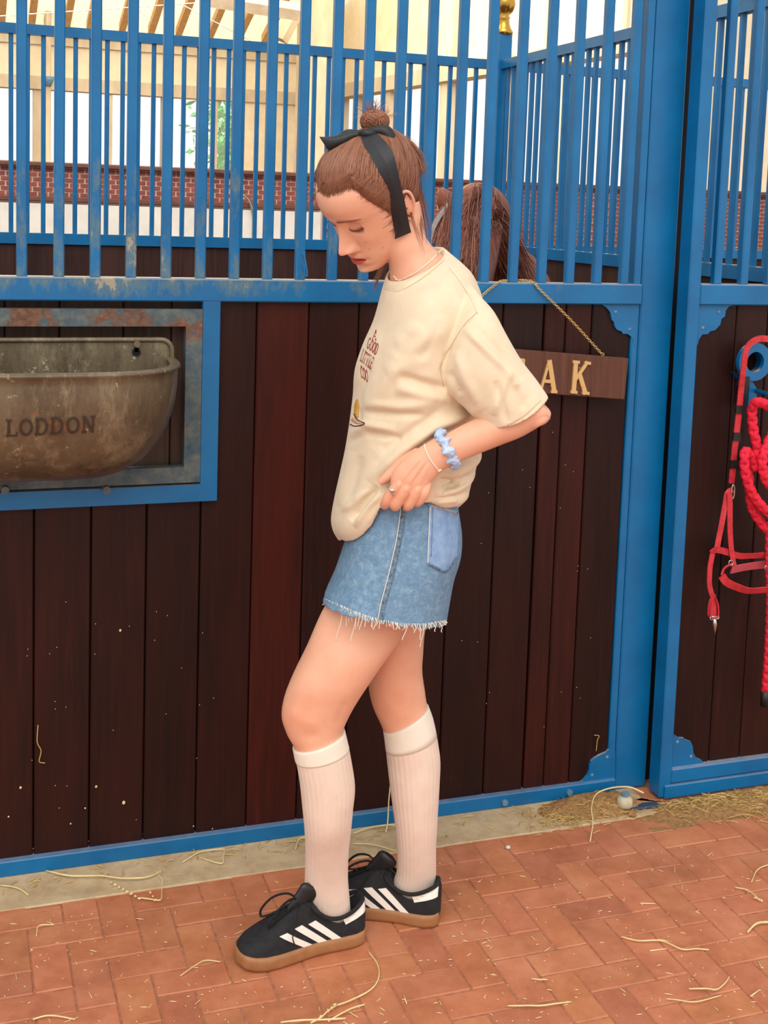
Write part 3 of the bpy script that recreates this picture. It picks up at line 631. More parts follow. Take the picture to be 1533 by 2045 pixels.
m.build('chain', GOLDC, nbd, True, kind='stuff', label='pale gold curb chain')
for px, py in ((1204, 711), (885, 688)):
    q = bp3(px, py, 2.768); V, F = tube([q+[0, 0, -.006], q+[0, 0, .002]]+[q+[.003*math.sin(a), 0, .005-.003*math.cos(a)] for a in np.linspace(0, 5.2, 8)], .0009, 5); mesh('screw_eye', V, F, BRASS, nbd, True)

# ================================================================== HOOK, HEAD COLLAR, ROPE
hk = thing('tack_hook', 'blue ring shaped tack hook screwed to the stable door', 'hook', (2.0, 2.73, 1.2))
c = onY(1503, 722, 2.70)
def ringprism(c, ro, ri, y0, y1, n=32):
    V = []; F = []
    for rr, y in ((ro, y0), (ri, y0), (ri, y1), (ro, y1)): V += [(c[0]+rr*math.cos(2*np.pi*k/n), y, c[2]+rr*math.sin(2*np.pi*k/n)) for k in range(n)]
    for a in range(4): F += [(a*n+k, a*n+(k+1) % n, ((a+1) % 4)*n+(k+1) % n, ((a+1) % 4)*n+k) for k in range(n)]
    return V, F
V, F = ringprism(c, .050, .027, 2.690, 2.704); mesh('hook_ring', V, F, BLUE, hk)
V, F = prism(pxpoly([(1474, 745), (1496, 768), (1493, 812), (1512, 812), (1510, 775), (1500, 758)], 2.70), 2.70, 2.74); mesh('hook_arm', V, F, BLUE, hk)
V, F = ringprism((c[0]+.012, 0, c[2]-.004), .034, .028, 2.704, 2.741); mesh('mount_collar', V, F, BLUE, hk)
q = onY(1519, 783, 2.68); V, F = tube([(q[0], 2.742, q[2]), (q[0], 2.64, q[2]), (q[0]+.004, 2.635, q[2]+.02)], .006, 10); mesh('peg', V, F, BLUE, hk, True)
hc = thing('head_collar', 'red webbing head collar hanging from the blue tack hook', 'head collar', (1.95, 2.69, 1.0))
def strap(name, pts, Y, w, mat=REDW, th=.003, tw=None, parent=hc, k=5, **kw):
    P = np.array([onY(p[0], p[1], (p[2] if len(p) > 2 else Y)) for p in pts]); P = smooth_path(P, k)
    Nn = np.tile([0, -1.0, 0], (len(P), 1))
    if tw is not None:
        a = np.interp(np.linspace(0, 1, len(P)), np.linspace(0, 1, len(tw)), tw); T = np.gradient(P, axis=0); T /= np.linalg.norm(T, axis=1)[:, None]
        B = np.cross(T, Nn); Nn = Nn*np.cos(a)[:, None]+B*np.sin(a)[:, None]
    V, F = ribbon(P, Nn, w, th); return mesh(name, V, F, mat, parent, **kw)
strap('crown_strap', [(1540, 678, 2.655), (1520, 676, 2.655), (1500, 684, 2.652), (1488, 705, 2.652), (1483, 745, 2.66), (1478, 790), (1472, 850), (1465, 910), (1462, 945), (1460, 965)], 2.675, .0082, tw=[.0, 0, 0, .1, .1, 0])
strap('backing_strap', [(1491, 752), (1485, 800), (1478, 860), (1471, 925), (1468, 940)], 2.684, .0085, BLACKT, label='black webbing strap behind the red one')
for (x, y) in [(1479, 762), (1475, 818), (1470, 872), (1464, 927)]:
    strap('tape_wrap', [(x+.8, y-8), (x, y), (x-.8, y+8)], 2.6725, .0105, BLACKT, .007, label='black tape band round the strap')
q = onY(1463, 982, 2.672); m = MB(); V, F = tube([q+[.0045*math.cos(a), 0, .019*math.sin(a)] for a in np.linspace(0, 2*np.pi, 25)[:-1]], .0022, 8, closed=True); mesh('metal_ring', V, F, STEEL, hc, True)
strap('cheek_strap', [(1462, 978), (1452, 985), (1447, 1010), (1440, 1050), (1434, 1080), (1430, 1100)], 2.675, .0070, tw=[.5, .3, .7, .4])
strap('cheek_strap', [(1456, 985), (1457, 1010), (1457, 1050), (1459, 1090), (1463, 1118), (1465, 1130)], 2.668, .0068, tw=[.2, .3, .1, .4])
strap('throat_strap', [(1418, 1105), (1430, 1098), (1450, 1102), (1475, 1110), (1500, 1110), (1530, 1108), (1560, 1105)], 2.674, .0085, tw=[.3, .1, .5, .2])
strap('chin_strap', [(1422, 1106), (1417, 1135), (1416, 1165), (1420, 1185), (1425, 1192)], 2.672, .0068, tw=[.2, 0, .2])
m = strap('buckle_loop', [(1425, 1188), (1418, 1205), (1416, 1228), (1424, 1234), (1433, 1228), (1432, 1205), (1425, 1188)], 2.671, .0055, tw=[1.3, 1.3])
strap('buckle_loop', [(1424, 1196), (1424, 1232)], 2.673, .0085)
q = onY(1426, 1232, 2.668); m = MB(); m.tube([q+[-.013, 0, .001], q+[.013, 0, .001]], .0022, 8); m.tube([q+[-.013, 0, .001], q+[-.013, 0, -.006], q+[.013, 0, -.006], q+[.013, 0, .001]], .0018, 8)
e = onY(1427, 1268, 2.668); m.tube([q+[0, 0, -.005], (q+e)/2+[0, 0, .004], e], [.0055, .0065, .0012], 10); m.build('snap_clip', STEEL, hc, True, label='bright steel snap clip')
strap('noseband', [(1441, 1150), (1450, 1162), (1470, 1172), (1500, 1180), (1545, 1176)], 2.66, .0105, tw=[.2, .3, .6, .5])
strap('noseband', [(1460, 1138, 2.672), (1490, 1132, 2.685), (1520, 1128, 2.69), (1545, 1126, 2.69)], 2.67, .0115, PINKW, tw=[.3, .4, .3, .2], label='faded pink noseband lining')
strap('noseband', [(1441, 1150, 2.661), (1446, 1136, 2.666), (1458, 1128, 2.672)], 2.66, .010, tw=[.6, .9])
for x, y in ((1459, 1124), (1531, 1134)):
    q = onY(x, y, 2.665); V, F = tube([q+[.007*math.cos(a), 0, .007*math.sin(a)] for a in np.linspace(0, 2*np.pi, 17)[:-1]], .0017, 8, closed=True); mesh('metal_ring', V, F, STEEL, hc, True)
rp = thing('lead_rope', 'thick crimson braided lead rope looped beside the red head collar', 'rope', (2.02, 2.66, .9))
def rope(pts, r=.0135, k=8, cap=None):
    P = np.array([onY(p[0], p[1], p[2] if len(p) > 2 else 2.655) for p in pts]); P = smooth_path(P, k)
    dd = np.concatenate([[0], np.cumsum(np.linalg.norm(np.diff(P, axis=0), axis=1))]); n = max(8, int(dd[-1]/.005)); P = np.stack([np.interp(np.linspace(0, dd[-1], n), dd, P[:, i]) for i in range(3)], 1)
    T = np.gradient(P, axis=0); T /= np.linalg.norm(T, axis=1)[:, None]; A = np.cross(T, [0, 1.0, 0.02]); A /= np.linalg.norm(A, axis=1)[:, None]; B = np.cross(T, A); m = MB()
    for s in range(4):
        ph = np.arange(n)*.62*(1 if s % 2 else -1)+s*np.pi/2; Q = P+A*(np.cos(ph)*r*.42)[:, None]+B*(np.sin(ph)*r*.42)[:, None]; m.tube(Q, r*.60, 8)
    return m
m = rope([(1535, 812), (1525, 806, 2.64), (1510, 802, 2.635), (1501, 820), (1504, 860), (1512, 900), (1510, 935, 2.65), (1500, 915), (1488, 900, 2.645), (1486, 930, 2.64), (1497, 975, 2.64), (1515, 1005, 2.64), (1545, 1035, 2.645)]); m.build('rope_loop', ROPEM, rp, True)
m = rope([(1549, 815, 2.66), (1548, 850), (1535, 880, 2.64), (1522, 920, 2.63), (1530, 960, 2.63), (1555, 985, 2.64)]); m.build('rope_loop', ROPEM, rp, True)
m = rope([(1491, 905, 2.665), (1495, 960, 2.67), (1500, 1010, 2.67), (1520, 1045, 2.67), (1545, 1070, 2.66)]); m.build('rope_loop', ROPEM, rp, True)
m = rope([(1537, 1040, 2.66), (1536, 1120, 2.665), (1538, 1200, 2.67), (1534, 1300, 2.68), (1528, 1382, 2.69)], .0125); tl = m.build('rope_tail', ROPEM, rp, True)
P = [onY(1528, 1380, 2.69), onY(1526, 1410, 2.69)]; V, F = tube(P, [.013, .011], 12); mesh('tape_end', V, F, BLACKT, rp, True, label='black taped rope end')

# ================================================================== FLOOR LITTER
def straw(pts, r=.0014, z=.003, label=None, parent=None, name='straw', head=None, lift=.004, grp='loose straws on the brick floor'):
    P = [onZ(x, y, z) for x, y in pts]; P = smooth_path(P, 4) if len(P) > 2 else np.array(P); P[:, 2] += lift*np.sin(np.linspace(0, np.pi, len(P)))
    m = MB(); m.tube(P, r, 5, flat=.6)
    if head:
        for (x, y) in head:
            c = onZ(x, y, z+.003); a = RNG.uniform(0, 6.28); d = np.array([math.cos(a), math.sin(a), .3])*.004; m.tube([c-d, c, c+d], [.0008, .0026, .0006], 6)
    o = m.build(name, STRAW, parent, True); tag(o, label, 'straw', grp if label else None); return o
straw([(92, 1739), (140, 1751), (200, 1752), (240, 1757), (285, 1755), (310, 1747)], .0021, .006, 'longest pale straw lying along the kerb at left')
straw([(310, 1747), (322, 1740), (318, 1752), (324, 1760), (323, 1778), (320, 1800), (300, 1797), (280, 1793)], .0018, .005, 'bent straw with a seed head at the kerb edge, left of the shoes', head=[(222+i*8, 1762+i*4.6) for i in range(8)]+[(300, 1782), (305, 1790), (310, 1797)])
straw([(735, 1900), (752, 1925), (756, 1955), (740, 1980), (700, 2000), (672, 2008)], .0022, .004, 'curved pale straw in front of the shoes')
straw([(672, 2008), (655, 2022), (640, 2036), (620, 2043)], .0022, .005, 'frayed straw bunch at the bottom edge of the picture', head=[(655, 2018), (662, 2012), (640, 2030), (668, 2006)])
straw([(728, 2006), (700, 2018), (670, 2034), (655, 2040)], .002, .003, 'straight straw beside the frayed bunch at the bottom edge')
straw([(560, 2042), (600, 2041), (640, 2040), (690, 2034)], .0022, .004, 'flat straw lying along the bottom edge of the picture')
straw([(1013, 2009), (1050, 2011), (1082, 2012), (1110, 2007), (1140, 2001)], .0019, .003, 'thin curved straw lying on bricks near the bottom edge')
straw([(1240, 1871), (1275, 1881), (1320, 1882), (1360, 1899), (1390, 1897), (1415, 1897)], .002, .003, 'long kinked straw in the middle of the bricks at right')
straw([(1297, 1899), (1330, 1895)], .0018, .003, 'short straw just below the long kinked one')
straw([(1375, 1975), (1410, 1977), (1430, 1980), (1448, 1965), (1456, 1950)], .002, .004, 'hooked straw on bricks at lower right')
straw([(1440, 1988), (1390, 2004), (1350, 2000), (1330, 1995)], .0014, .002, 'dark thin stalk under the hooked straw')
straw([(1500, 1762), (1512, 1740), (1535, 1727)], .0019, .004, 'angled straw at the right picture edge')
straw([(1466, 1772), (1490, 1780), (1508, 1792), (1518, 1800)], .0018, .003, 'thin pale straw with frayed end at right', head=[(1508, 1793), (1514, 1796), (1520, 1798)])
straw([(1492, 1862), (1510, 1848), (1535, 1842)], .0032, .004, 'tuft of split straw at the right edge')
straw([(1178, 1680), (1183, 1650), (1180, 1625), (1190, 1600), (1220, 1586), (1255, 1579), (1285, 1584)], .0026, .012, 'arched thick straw over the hay beside the post foot', lift=.02)
straw([(1278, 1804), (1308, 1805)], .0017, .003, 'little straw left of the right hand bricks')
straw([(1498, 1990), (1516, 1977)], .002, .003, 'short thick straw near the lower right corner')
straw([(1513, 1920), (1520, 1936), (1524, 1934)], .0016, .003, 'tiny hooked straw near the right edge')
straw([(806, 1988), (812, 2005)], .0018, .003, 'tiny upright straw right of the curved one')
straw([(1060, 1955), (1080, 1960), (1093, 1957)], .0016, .003, 'small bent straw on bricks right of the shoes')
straw([(360, 1949), (390, 1931), (412, 1921), (440, 1921)], .0014, .003, 'fine kinked straw just left of the front shoe toe')
straw([(66, 2036), (100, 2032), (150, 2036)], .0018, .003, 'split straw at the lower left corner')
straw([(73, 1870), (75, 1855), (86, 1850), (108, 1847)], .0017, .003, 'small forked straw on bricks at left')
straw([(0, 1768), (35, 1777), (57, 1788)], .0018, .004, 'faint straw on the kerb at the left edge')
straw([(590, 1696), (596, 1680), (614, 1672)], .002, .006, 'short curled straw touching the near sock')
straw([(365, 1722), (400, 1703), (425, 1700), (448, 1700), (445, 1715), (442, 1726), (400, 1713)], .0016, .005, 'bent looped straw on the kerb under the boards')
straw([(705, 1665), (740, 1655), (780, 1650), (800, 1651)], .0019, .006, 'pale straw on the kerb between the socks')
straw([(705, 1685), (745, 1690), (790, 1700)], .0016, .005, 'thin straw on the kerb between the socks, lower one')
P = smooth_path([onY(779, 1570, 2.785), onY(776, 1600, 2.78), onY(774, 1640, 2.77), onZ(770, 1662, .01)], 5); V, F = tube(P, .0017, 5); o = mesh('straw', V, F, STRAW, None, True); tag(o, 'upright straw leaning on the boards between the socks', 'straw', 'loose straws on the brick floor')
P = smooth_path([onY(76, 1448, 2.803), onY(74, 1480, 2.80), onY(82, 1500, 2.801), onY(78, 1520, 2.80), onY(90, 1524, 2.80)], 5); V, F = tube(P, .0012, 5); o = mesh('straw', V, F, HAYM, None, True); tag(o, 'curly straw stuck to the dark boards at left', 'straw', 'bits stuck to the boards')
P = smooth_path([onY(1190, 1500, 2.803), onY(1192, 1480, 2.80), onY(1196, 1470, 2.801), onY(1186, 1468, 2.80)], 5); V, F = tube(P, .0012, 5); o = mesh('straw', V, F, HAYM, None, True); tag(o, 'small straw wisp stuck to the boards near the post foot', 'straw', 'bits stuck to the boards')
m = MB()                                   # specks on boards
for px, py, r in [(247, 1603, .0042), (192, 1571, .003), (41, 1573, .003), (17, 1631, .002), (141, 1645, .002), (386, 1650, .0016), (424, 1655, .0016), (170, 1614, .002), (240, 1259, .003)]+[(RNG.uniform(0, 480), RNG.uniform(1200, 1640), .001) for _ in range(26)]+[(RNG.uniform(900, 1180), RNG.uniform(700, 1500), .001) for _ in range(24)]:
    c = onY(px, py, 2.8065); bm = bmesh.new(); bmesh.ops.create_icosphere(bm, subdivisions=1, radius=r); m.add([(v.co.x+c[0], v.co.y*.4+c[1], v.co.z*1.2+c[2]) for v in bm.verts], [[v.index for v in f.verts] for f in bm.faces]); bm.free()
tag(m.build('chaff_specks', STRAW, None), 'tiny pale chaff specks stuck to the dark boards', 'chaff', kind='stuff')
# hay piles: stuff
m = MB(); m2 = MB()
def pile(n, cx, cy, sx, sy, hz, lmin=.01, lmax=.05):
    for _ in range(n):
        x = cx+RNG.normal()*sx; y = cy+RNG.normal()*sy
        if y > 2.785 and x < 1.69: y = 2.785-abs(RNG.normal())*.03
        if y > 2.70 and x > 1.76: y = 2.70-abs(RNG.normal())*.03
        d2 = ((x-cx)/sx)**2+((y-cy)/sy)**2; z = .004+hz*math.exp(-d2/2)*RNG.uniform(.2, 1)
        a = RNG.uniform(0, 6.28); L = RNG.uniform(lmin, lmax)*.5; e = np.array([math.cos(a)*L, math.sin(a)*L*.7, RNG.normal()*.15*L]); p = np.array([x, y, z])
        m.tube([p-e, p+[0, 0, abs(RNG.normal())*.002], p+e], RNG.uniform(.0006, .0013), 3, False)
pile(420, 1.58, 2.72, .07, .03, .022); pile(300, 1.93, 2.66, .11, .035, .010); pile(200, 2.1, 2.62, .10, .05, .008); pile(120, 1.47, 2.68, .05, .025, .006, .008, .03); pile(50, 1.0, 2.75, .3, .02, .004); pile(60, .4, 2.75, .3, .02, .003, .006, .02)
tag(m.build('hay', HAYM, None), 'loose hay heaped on the floor around the post foot and under the door', 'hay', kind='stuff')
gr = 22; V = []; F = []
for cx, cy, sx, sy, h in ((1.60, 2.735, .115, .045, .028), (2.02, 2.655, .22, .05, .009)):
    n0 = len(V)
    for i in range(gr+1):
        for j in range(gr+1):
            u, v = i/gr*2-1, j/gr*2-1; x = cx+u*sx*1.6; y = cy+v*sy*1.6
            y = min(y, 2.787 if x < 1.69 else 2.712); V.append((x, y, h*max(0, 1-(u*u+v*v))**1.2*(1+.35*RNG.normal()*.4)-.0005))
    F += [(n0+i*(gr+1)+j, n0+(i+1)*(gr+1)+j, n0+(i+1)*(gr+1)+j+1, n0+i*(gr+1)+j+1) for i in range(gr) for j in range(gr)]
tag(mesh('chaff_heap', V, F, DUNG, None, True), 'low brown heap of chaff swept against the post foot', 'chaff', kind='stuff')
m = MB()
for _ in range(520):
    px, py = RNG.uniform(0, 1533), RNG.uniform(1690, 2045); 
    if py < 1830-px*.147+12: continue
    p = onZ(px, py, .0015)
    if (abs(p[0]-.67) < .17 and abs(p[1]-2.34) < .07) or (abs(p[0]-.89) < .15 and abs(p[1]-2.42) < .11): continue
    a = RNG.uniform(0, 6.28); L = RNG.exponential(.0028)+.0008; e = np.array([math.cos(a), math.sin(a), 0])*L; w = np.array([-math.sin(a), math.cos(a), 0])*.0007
    m.add([p-e-w, p+e-w, p+e+w, p-e+w, p+[0, 0, .0014]], [(0, 1, 4), (1, 2, 4), (2, 3, 4), (3, 0, 4)])
tag(m.build('straw_litter', STRAW, None), 'fine straw crumbs scattered over the red bricks', 'litter', kind='stuff')
def pebble(px, py, r, mat, name, label, cat='stone', sq=.7):
    c = onZ(px, py, r*.5); bm = bmesh.new(); bmesh.ops.create_icosphere(bm, subdivisions=2, radius=r)
    V = [(v.co.x*(1+.15*math.sin(7*v.co.y/r))+c[0], v.co.y*.9+c[1], v.co.z*sq+c[2]) for v in bm.verts]; F = [[v.index for v in f.verts] for f in bm.faces]; bm.free(); o = mesh(name, V, F, mat, None, True); return tag(o, label, cat)
pebble(1014, 1692, .0065, WHITEP, 'pebble', 'small white chip lying on the bricks between kerb and shoes')
pebble(1262, 1626, .0125, DUNG, 'stone', 'round brown stone in front of the door roller')
dgd = thing('door_roller', 'worn white door guide roller on a blue floor bracket by the post', 'roller', tuple(onZ(1246, 1612, 0)))
c = onZ(1246, 1618, .0); m = MB(); m.tube([c+[0, 0, .010], c+[0, 0, .016], c+[0, 0, .034], c+[0, 0, .040]], [.018, .0215, .020, .012], 18); m.build('roller', simple('dirty_nylon', srgb(176, 164, 138), srgb(206, 196, 168), 50, .6), dgd, True)
m = MB(); m.tube([c+[0, 0, .038], c+[0, 0, .048]], .011, 12); m.build('pin', BOLT, dgd)
m = MB(); m.box(c[0]-.022, c[0]+.10, c[1]-.016, c[1]+.010, .001, .009, .002); m.build('floor_bracket', M('dull_blue_steel', srgb(54, 66, 84), .6), dgd)
# ================================================================== PERSON
PS = thing('person', 'young woman in cream t-shirt, denim mini skirt and knee socks, looking down', 'person', (0.80, 2.36, 0))
def loft(rings, n=56, sub=5, e=1.0):
    """rings: (xl,yl, xr,yr, depth, half depth) with left/right outline points measured in the photo"""
    Rg = []
    for r in rings:
        L = WP(r[0], r[1], r[4]); Q = WP(r[2], r[3], r[4]); Rg.append(np.concatenate([(L+Q)/2, (Q-L)/2, [r[5]]]))
    Rg = np.array(Rg); t = np.arange(len(Rg)); Rg = sp(t, Rg, np.linspace(0, len(Rg)-1, (len(Rg)-1)*sub+1)) if sub > 1 else Rg
    a = np.linspace(0, 2*np.pi, n, endpoint=False); c, s = spow(np.cos(a), e), spow(np.sin(a), e)
    return Rg[:, None, :3]+Rg[:, None, 3:6]*c[None, :, None]+DV[None, None]*s[None, :, None]*Rg[:, None, 6:7]
def grid_faces(m, n, caps=True):
    F = [(i*n+j, i*n+(j+1) % n, (i+1)*n+(j+1) % n, (i+1)*n+j) for i in range(m-1) for j in range(n)]
    if caps: F += [tuple(range(n-1, -1, -1)), tuple(range((m-1)*n, m*n))]
    return F
def G(rows): m, n = rows.shape[:2]; return rows.reshape(-1, 3), grid_faces(m, n)
def ball(c, r, ax=(1, 1, 1), seg=20):
    bm = bmesh.new(); bmesh.ops.create_uvsphere(bm, u_segments=seg, v_segments=seg//2, radius=r); V = [tuple(np.array(c)+SV*v.co.x*ax[0]+DV*v.co.y*ax[1]+UP*v.co.z*ax[2]) for v in bm.verts]; F = [tuple(v.index for v in f.verts) for f in bm.faces]; bm.free(); return V, F
def tmp_mesh(parts):
    V = []; F = []
    for v, f in parts: n = len(V); V += [tuple(map(float, p)) for p in v]; F += [tuple(n+i for i in q) for q in f]
    me = bpy.data.meshes.new('tmp'); me.from_pydata(V, [], F); bm = bmesh.new(); bm.from_mesh(me)
    bm.to_mesh(me); bm.free(); return me
def fused(parts, voxel, smooth=4, fac=.5):
    # each part is made outward-facing first, then all are fused into one skin
    fixed = []
    for v, f in parts:
        me = tmp_mesh([(v, f)]); bm = bmesh.new(); bm.from_mesh(me); bmesh.ops.recalc_face_normals(bm, faces=bm.faces); bm.verts.index_update()
        fixed.append(([w.co[:] for w in bm.verts], [tuple(w.index for w in q.verts) for q in bm.faces])); bm.free(); bpy.data.meshes.remove(me)
    me = tmp_mesh(fixed); o = bpy.data.objects.new('tmp', me); S.collection.objects.link(o)
    r = o.modifiers.new('r', 'REMESH'); r.mode = 'VOXEL'; r.voxel_size = voxel; r.adaptivity = 0
    if smooth: s = o.modifiers.new('s', 'SMOOTH'); s.iterations = smooth; s.factor = fac
    dg = bpy.context.evaluated_depsgraph_get(); ev = o.evaluated_get(dg); m2 = ev.to_mesh()
    V = np.empty(len(m2.vertices)*3, np.float32); m2.vertices.foreach_get('co', V); V = V.reshape(-1, 3).astype(float)
    N = np.empty(len(m2.vertices)*3, np.float32); m2.vertices.foreach_get('normal', N); N = N.reshape(-1, 3).astype(float)
    F = [tuple(p.vertices) for p in m2.polygons]; ev.to_mesh_clear(); bpy.data.objects.remove(o); bpy.data.meshes.remove(me); return V, F, N
def segdist(P, pts):
    best = np.full(len(P), 1e9); tt = np.zeros(len(P)); pts = np.array(pts, float); L = np.concatenate([[0], np.cumsum(np.linalg.norm(np.diff(pts, axis=0), axis=1))]); sg = np.zeros(len(P))
    for i in range(len(pts)-1):
        a, b = pts[i], pts[i+1]; ab = b-a; t = np.clip(((P-a)@ab)/(ab@ab), 0, 1); q = P-(a+t[:, None]*ab); dd = np.hypot(q[:, 0], q[:, 1]); k = dd < best
        best[k] = dd[k]; tt[k] = ((L[i]+t*np.linalg.norm(ab))/L[-1])[k]; sg[k] = np.sign(ab[0]*q[:, 1]-ab[1]*q[:, 0])[k]
    return best, tt, sg
def folds(V, N, lst, face=True):
    px = proj(V); near = np.clip((N@(-DV))*1.6, 0, 1) if face else 1.0; d = np.zeros(len(V))
    for pts, w, amp in lst:
        dd, t, sg = segdist(px, pts); taper = np.clip(np.minimum(t, 1-t)*5, 0, 1)**.7 if len(pts) > 1 else 1
        d += amp*.001*np.exp(-(dd/w)**2)*taper
    return V+N*(d*near)[:, None]
def colattr(me, C):
    a = me.color_attributes.new('Col', 'FLOAT_COLOR', 'POINT'); C4 = np.concatenate([C, np.ones((len(C), 1))], 1).astype(np.float32); a.data.foreach_set('color', C4.ravel())

# ---------------- head
HD, HS = 2.44, 1.13
def hframe(phi, p, r):
    h = -SV*math.cos(phi)-DV*math.sin(phi); l0 = np.cross([0, 0, 1], h); f = math.cos(p)*h-math.sin(p)*UP; u = math.sin(p)*h+math.cos(p)*UP
    l = l0*math.cos(r)+u*math.sin(r); return f, l, np.cross(f, l)
HF, HL, HU = hframe(*[math.radians(v) for v in (32.0, 43.0, -12.5)])
HO = WP(740.5, 387.5, HD)
def h2w(P): P = np.asarray(P, float)*.001*HS; return HO+P[..., 0:1]*HF+P[..., 1:2]*HL+P[..., 2:3]*HU
def w2h(P): Q = (np.asarray(P)-HO)/(.001*HS); return np.stack([Q@HF, Q@HL, Q@HU], -1)
ku = [-116, -112, -106, -100, -88, -77, -65, -53, -40, -20, 0, 20, 42, 63, 80, 92, 97]
kf = [58, 76, 86, 91, 90, 92, 92, 90, 87, 84, 84, 90, 89, 76, 54, 26, 4]
kb = [50, 42, 34, 28, 14, -2, -22, -42, -60, -80, -92, -96, -96, -88, -68, -36, -8]
kw = [4, 20, 31, 38, 50, 57, 62, 66, 70, 73.5, 75.5, 77, 76, 69, 53, 30, 6]
kc = [54, 52, 48, 42, 28, 18, 10, 6, 4, 4, 2, 0, 0, 0, 0, 0, 0]
def head_pts(th, u, off=0.0, feat=True):
    f0 = sp(ku, kf, u); b0 = sp(ku, kb, u); w = sp(ku, kw, u); c0 = np.interp(u, ku, kc); c, s = np.cos(th), np.sin(th)
    f = c0+np.where(c > 0, (f0-c0)*spow(c, .93), (c0-b0)*c); l = w*spow(s, .93)
    if feat:
        G2 = lambda l0, u0, sl, su: np.exp(-((np.abs(l)-l0)/sl)**2-((u-u0)/su)**2)
        fr = np.clip(c*3, 0, 1)
        nh = np.interp(u, [-60, -57, -54, -50, -46, -42, -37, -30, -20, -10, 0, 6, 14, 22], [0, 1, 4.5, 15, 24, 26.5, 25.5, 21, 14.5, 9, 5, 3.5, 1.5, 0]); ns = np.interp(u, [-52, -44, -36, -20, 0, 15], [11.5, 10.5, 9, 8, 8.5, 12])
        d = nh*np.exp(-(np.abs(l)/ns)**2.3)
        d += 10.5*G2(13.5, -45, 5.5, 6.5)-3.2*G2(22.5, -43, 3, 8)-2.5*G2(18, -56, 5, 3)
        d += -11*G2(29, 3, 14, 11)+6.5*G2(31, -3, 12.5, 8.5)-5*G2(15, 1, 6, 8)+2.8*G2(28, 17, 18, 6)-1.4*G2(31, -14, 12, 3)
        d += 3.5*G2(46, -30, 17, 15)+1.5*G2(0, -52, 4, 6)*-1
        d += np.where(np.abs(l) < 30, 1, 0)*(5.0*np.exp(-((u+65.5)/4.2)**2)*np.exp(-(l/17)**2)+6.2*np.exp(-((u+79)/4.6)**2)*np.exp(-(l/15.5)**2)-9.5*np.exp(-((u+71.5+.004*l*l)/2.4)**2)*np.exp(-(l/20)**4))
        d += -3.5*np.exp(-((u+90)/5)**2)*np.exp(-(l/20)**2)+5*np.exp(-((u+104)/9)**2)*np.exp(-(l/16)**2)-1.2*np.exp(-((u+58)/4)**2)*np.exp(-(l/3)**2)
        d += -2*G2(27, -73, 4, 5)
        f = f+d*fr
    if np.any(off):
        f = f+off*c; l = l+off*s
    return np.stack([f, l, u+off*.9*np.clip((u-40)/57, 0, 1)], -1)
th = np.linspace(0, 2*np.pi, 260, endpoint=False); uu = np.concatenate([np.linspace(-116, -30, 90), np.linspace(-29, 97, 90)])
TH, UU = np.meshgrid(th, uu); hp_ = head_pts(TH, UU); hw = h2w(hp_.reshape(-1, 3))
headp = (hw, grid_faces(len(uu), len(th)))
neck = loft([(758, 440, 838, 400, 2.455, .052), (766, 480, 845, 440, 2.455, .054), (773, 515, 850, 470, 2.46, .056), (778, 545, 866, 495, 2.47, .062), (776, 580, 905, 530, 2.48, .085), (772, 620, 945, 580, 2.49, .13), (770, 660, 950, 640, 2.49, .14)])
# ear
def earpath():
    P = np.array([(4, 76, -14), (6, 79, 2), (-2, 82, 12), (-13, 84, 13), (-21, 84.5, 4), (-22, 83, -12), (-17, 80, -27), (-9, 78, -38), (-1, 76, -42), (3, 75, -32)], float); return smooth_path(P, 5)
def earparts(sg):
    P = earpath(); P[:, 1] *= sg; A = tube(h2w(P), .0034, 8); B = np.array([(-8, 77*sg, -12)]); V, F = ball(h2w(B)[0], .001, seg=16)
    V = np.array(V)-h2w(B)[0]; loc = np.stack([V@SV, V@DV, V@UP], 1)/.001
    E_ = h2w(np.stack([loc[:, 0]*13-8, loc[:, 1]*4.5+77*sg, loc[:, 2]*24-13], 1)); return [A, (E_, F)]
hv, hf, hn = fused([headp, G(neck)]+earparts(1)+earparts(-1), .00135, 3)
hl = w2h(hv); f_, l_, u_ = hl.T; C = np.ones((len(hv), 3))
def blend(mask, col):
    global C
    mask = np.clip(mask, 0, 1)[:, None]; C = C*(1-mask)+np.array(col)*mask
front = (f_ > 40)
al = np.abs(l_)
sm = lambda x: 1/(1+np.exp(-x))
blend(front*.30*np.exp(-((al-46)/20)**2-((u_+34)/16)**2), (1.0, .74, .66))
blend(front*.35*np.exp(-(l_/14)**2-((u_+46)/10)**2), (1.0, .74, .66))
ul = -71.5-.004*l_**2
top = ul+6.8-.017*np.minimum(al, 24)**2*.55+1.1*np.exp(-((al-5)/4)**2); bot = ul-12.0+.020*l_**2
lipm = front*sm((top-u_)/.7)*sm((u_-bot)/.7)*(al < 24.5)
blend(lipm, (.66, .17, .22))
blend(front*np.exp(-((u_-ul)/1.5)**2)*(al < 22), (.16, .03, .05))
by = 16.5+.10*(al-14)-.0042*(al-22)**2*1.3; bw_ = np.interp(al, [9, 13, 24, 38, 53], [1, 5.2, 5.6, 4.2, 1.0])
blend(front*.92*np.exp(-((u_-by)/np.maximum(bw_, .3))**2)*(al > 10)*(al < 53), (.26, .14, .10))
ly = -8.5+.010*(al-31)**2; lw = np.interp(al, [15, 22, 34, 44, 47], [.3, 2.4, 4.6, 6.4, .8])
blend(front*1.0*np.exp(-((u_-ly)/np.maximum(lw, .3))**2)*(al > 16)*(al < 47), (.10, .05, .05))
blend(front*.35*np.exp(-((u_+2)/7)**2-((al-31)/13)**2), (.80, .55, .50))
blend(front*.5*np.exp(-((u_-(5-.006*(al-31)**2))/1.1)**2)*(al > 18)*(al < 44), (.62, .38, .32))
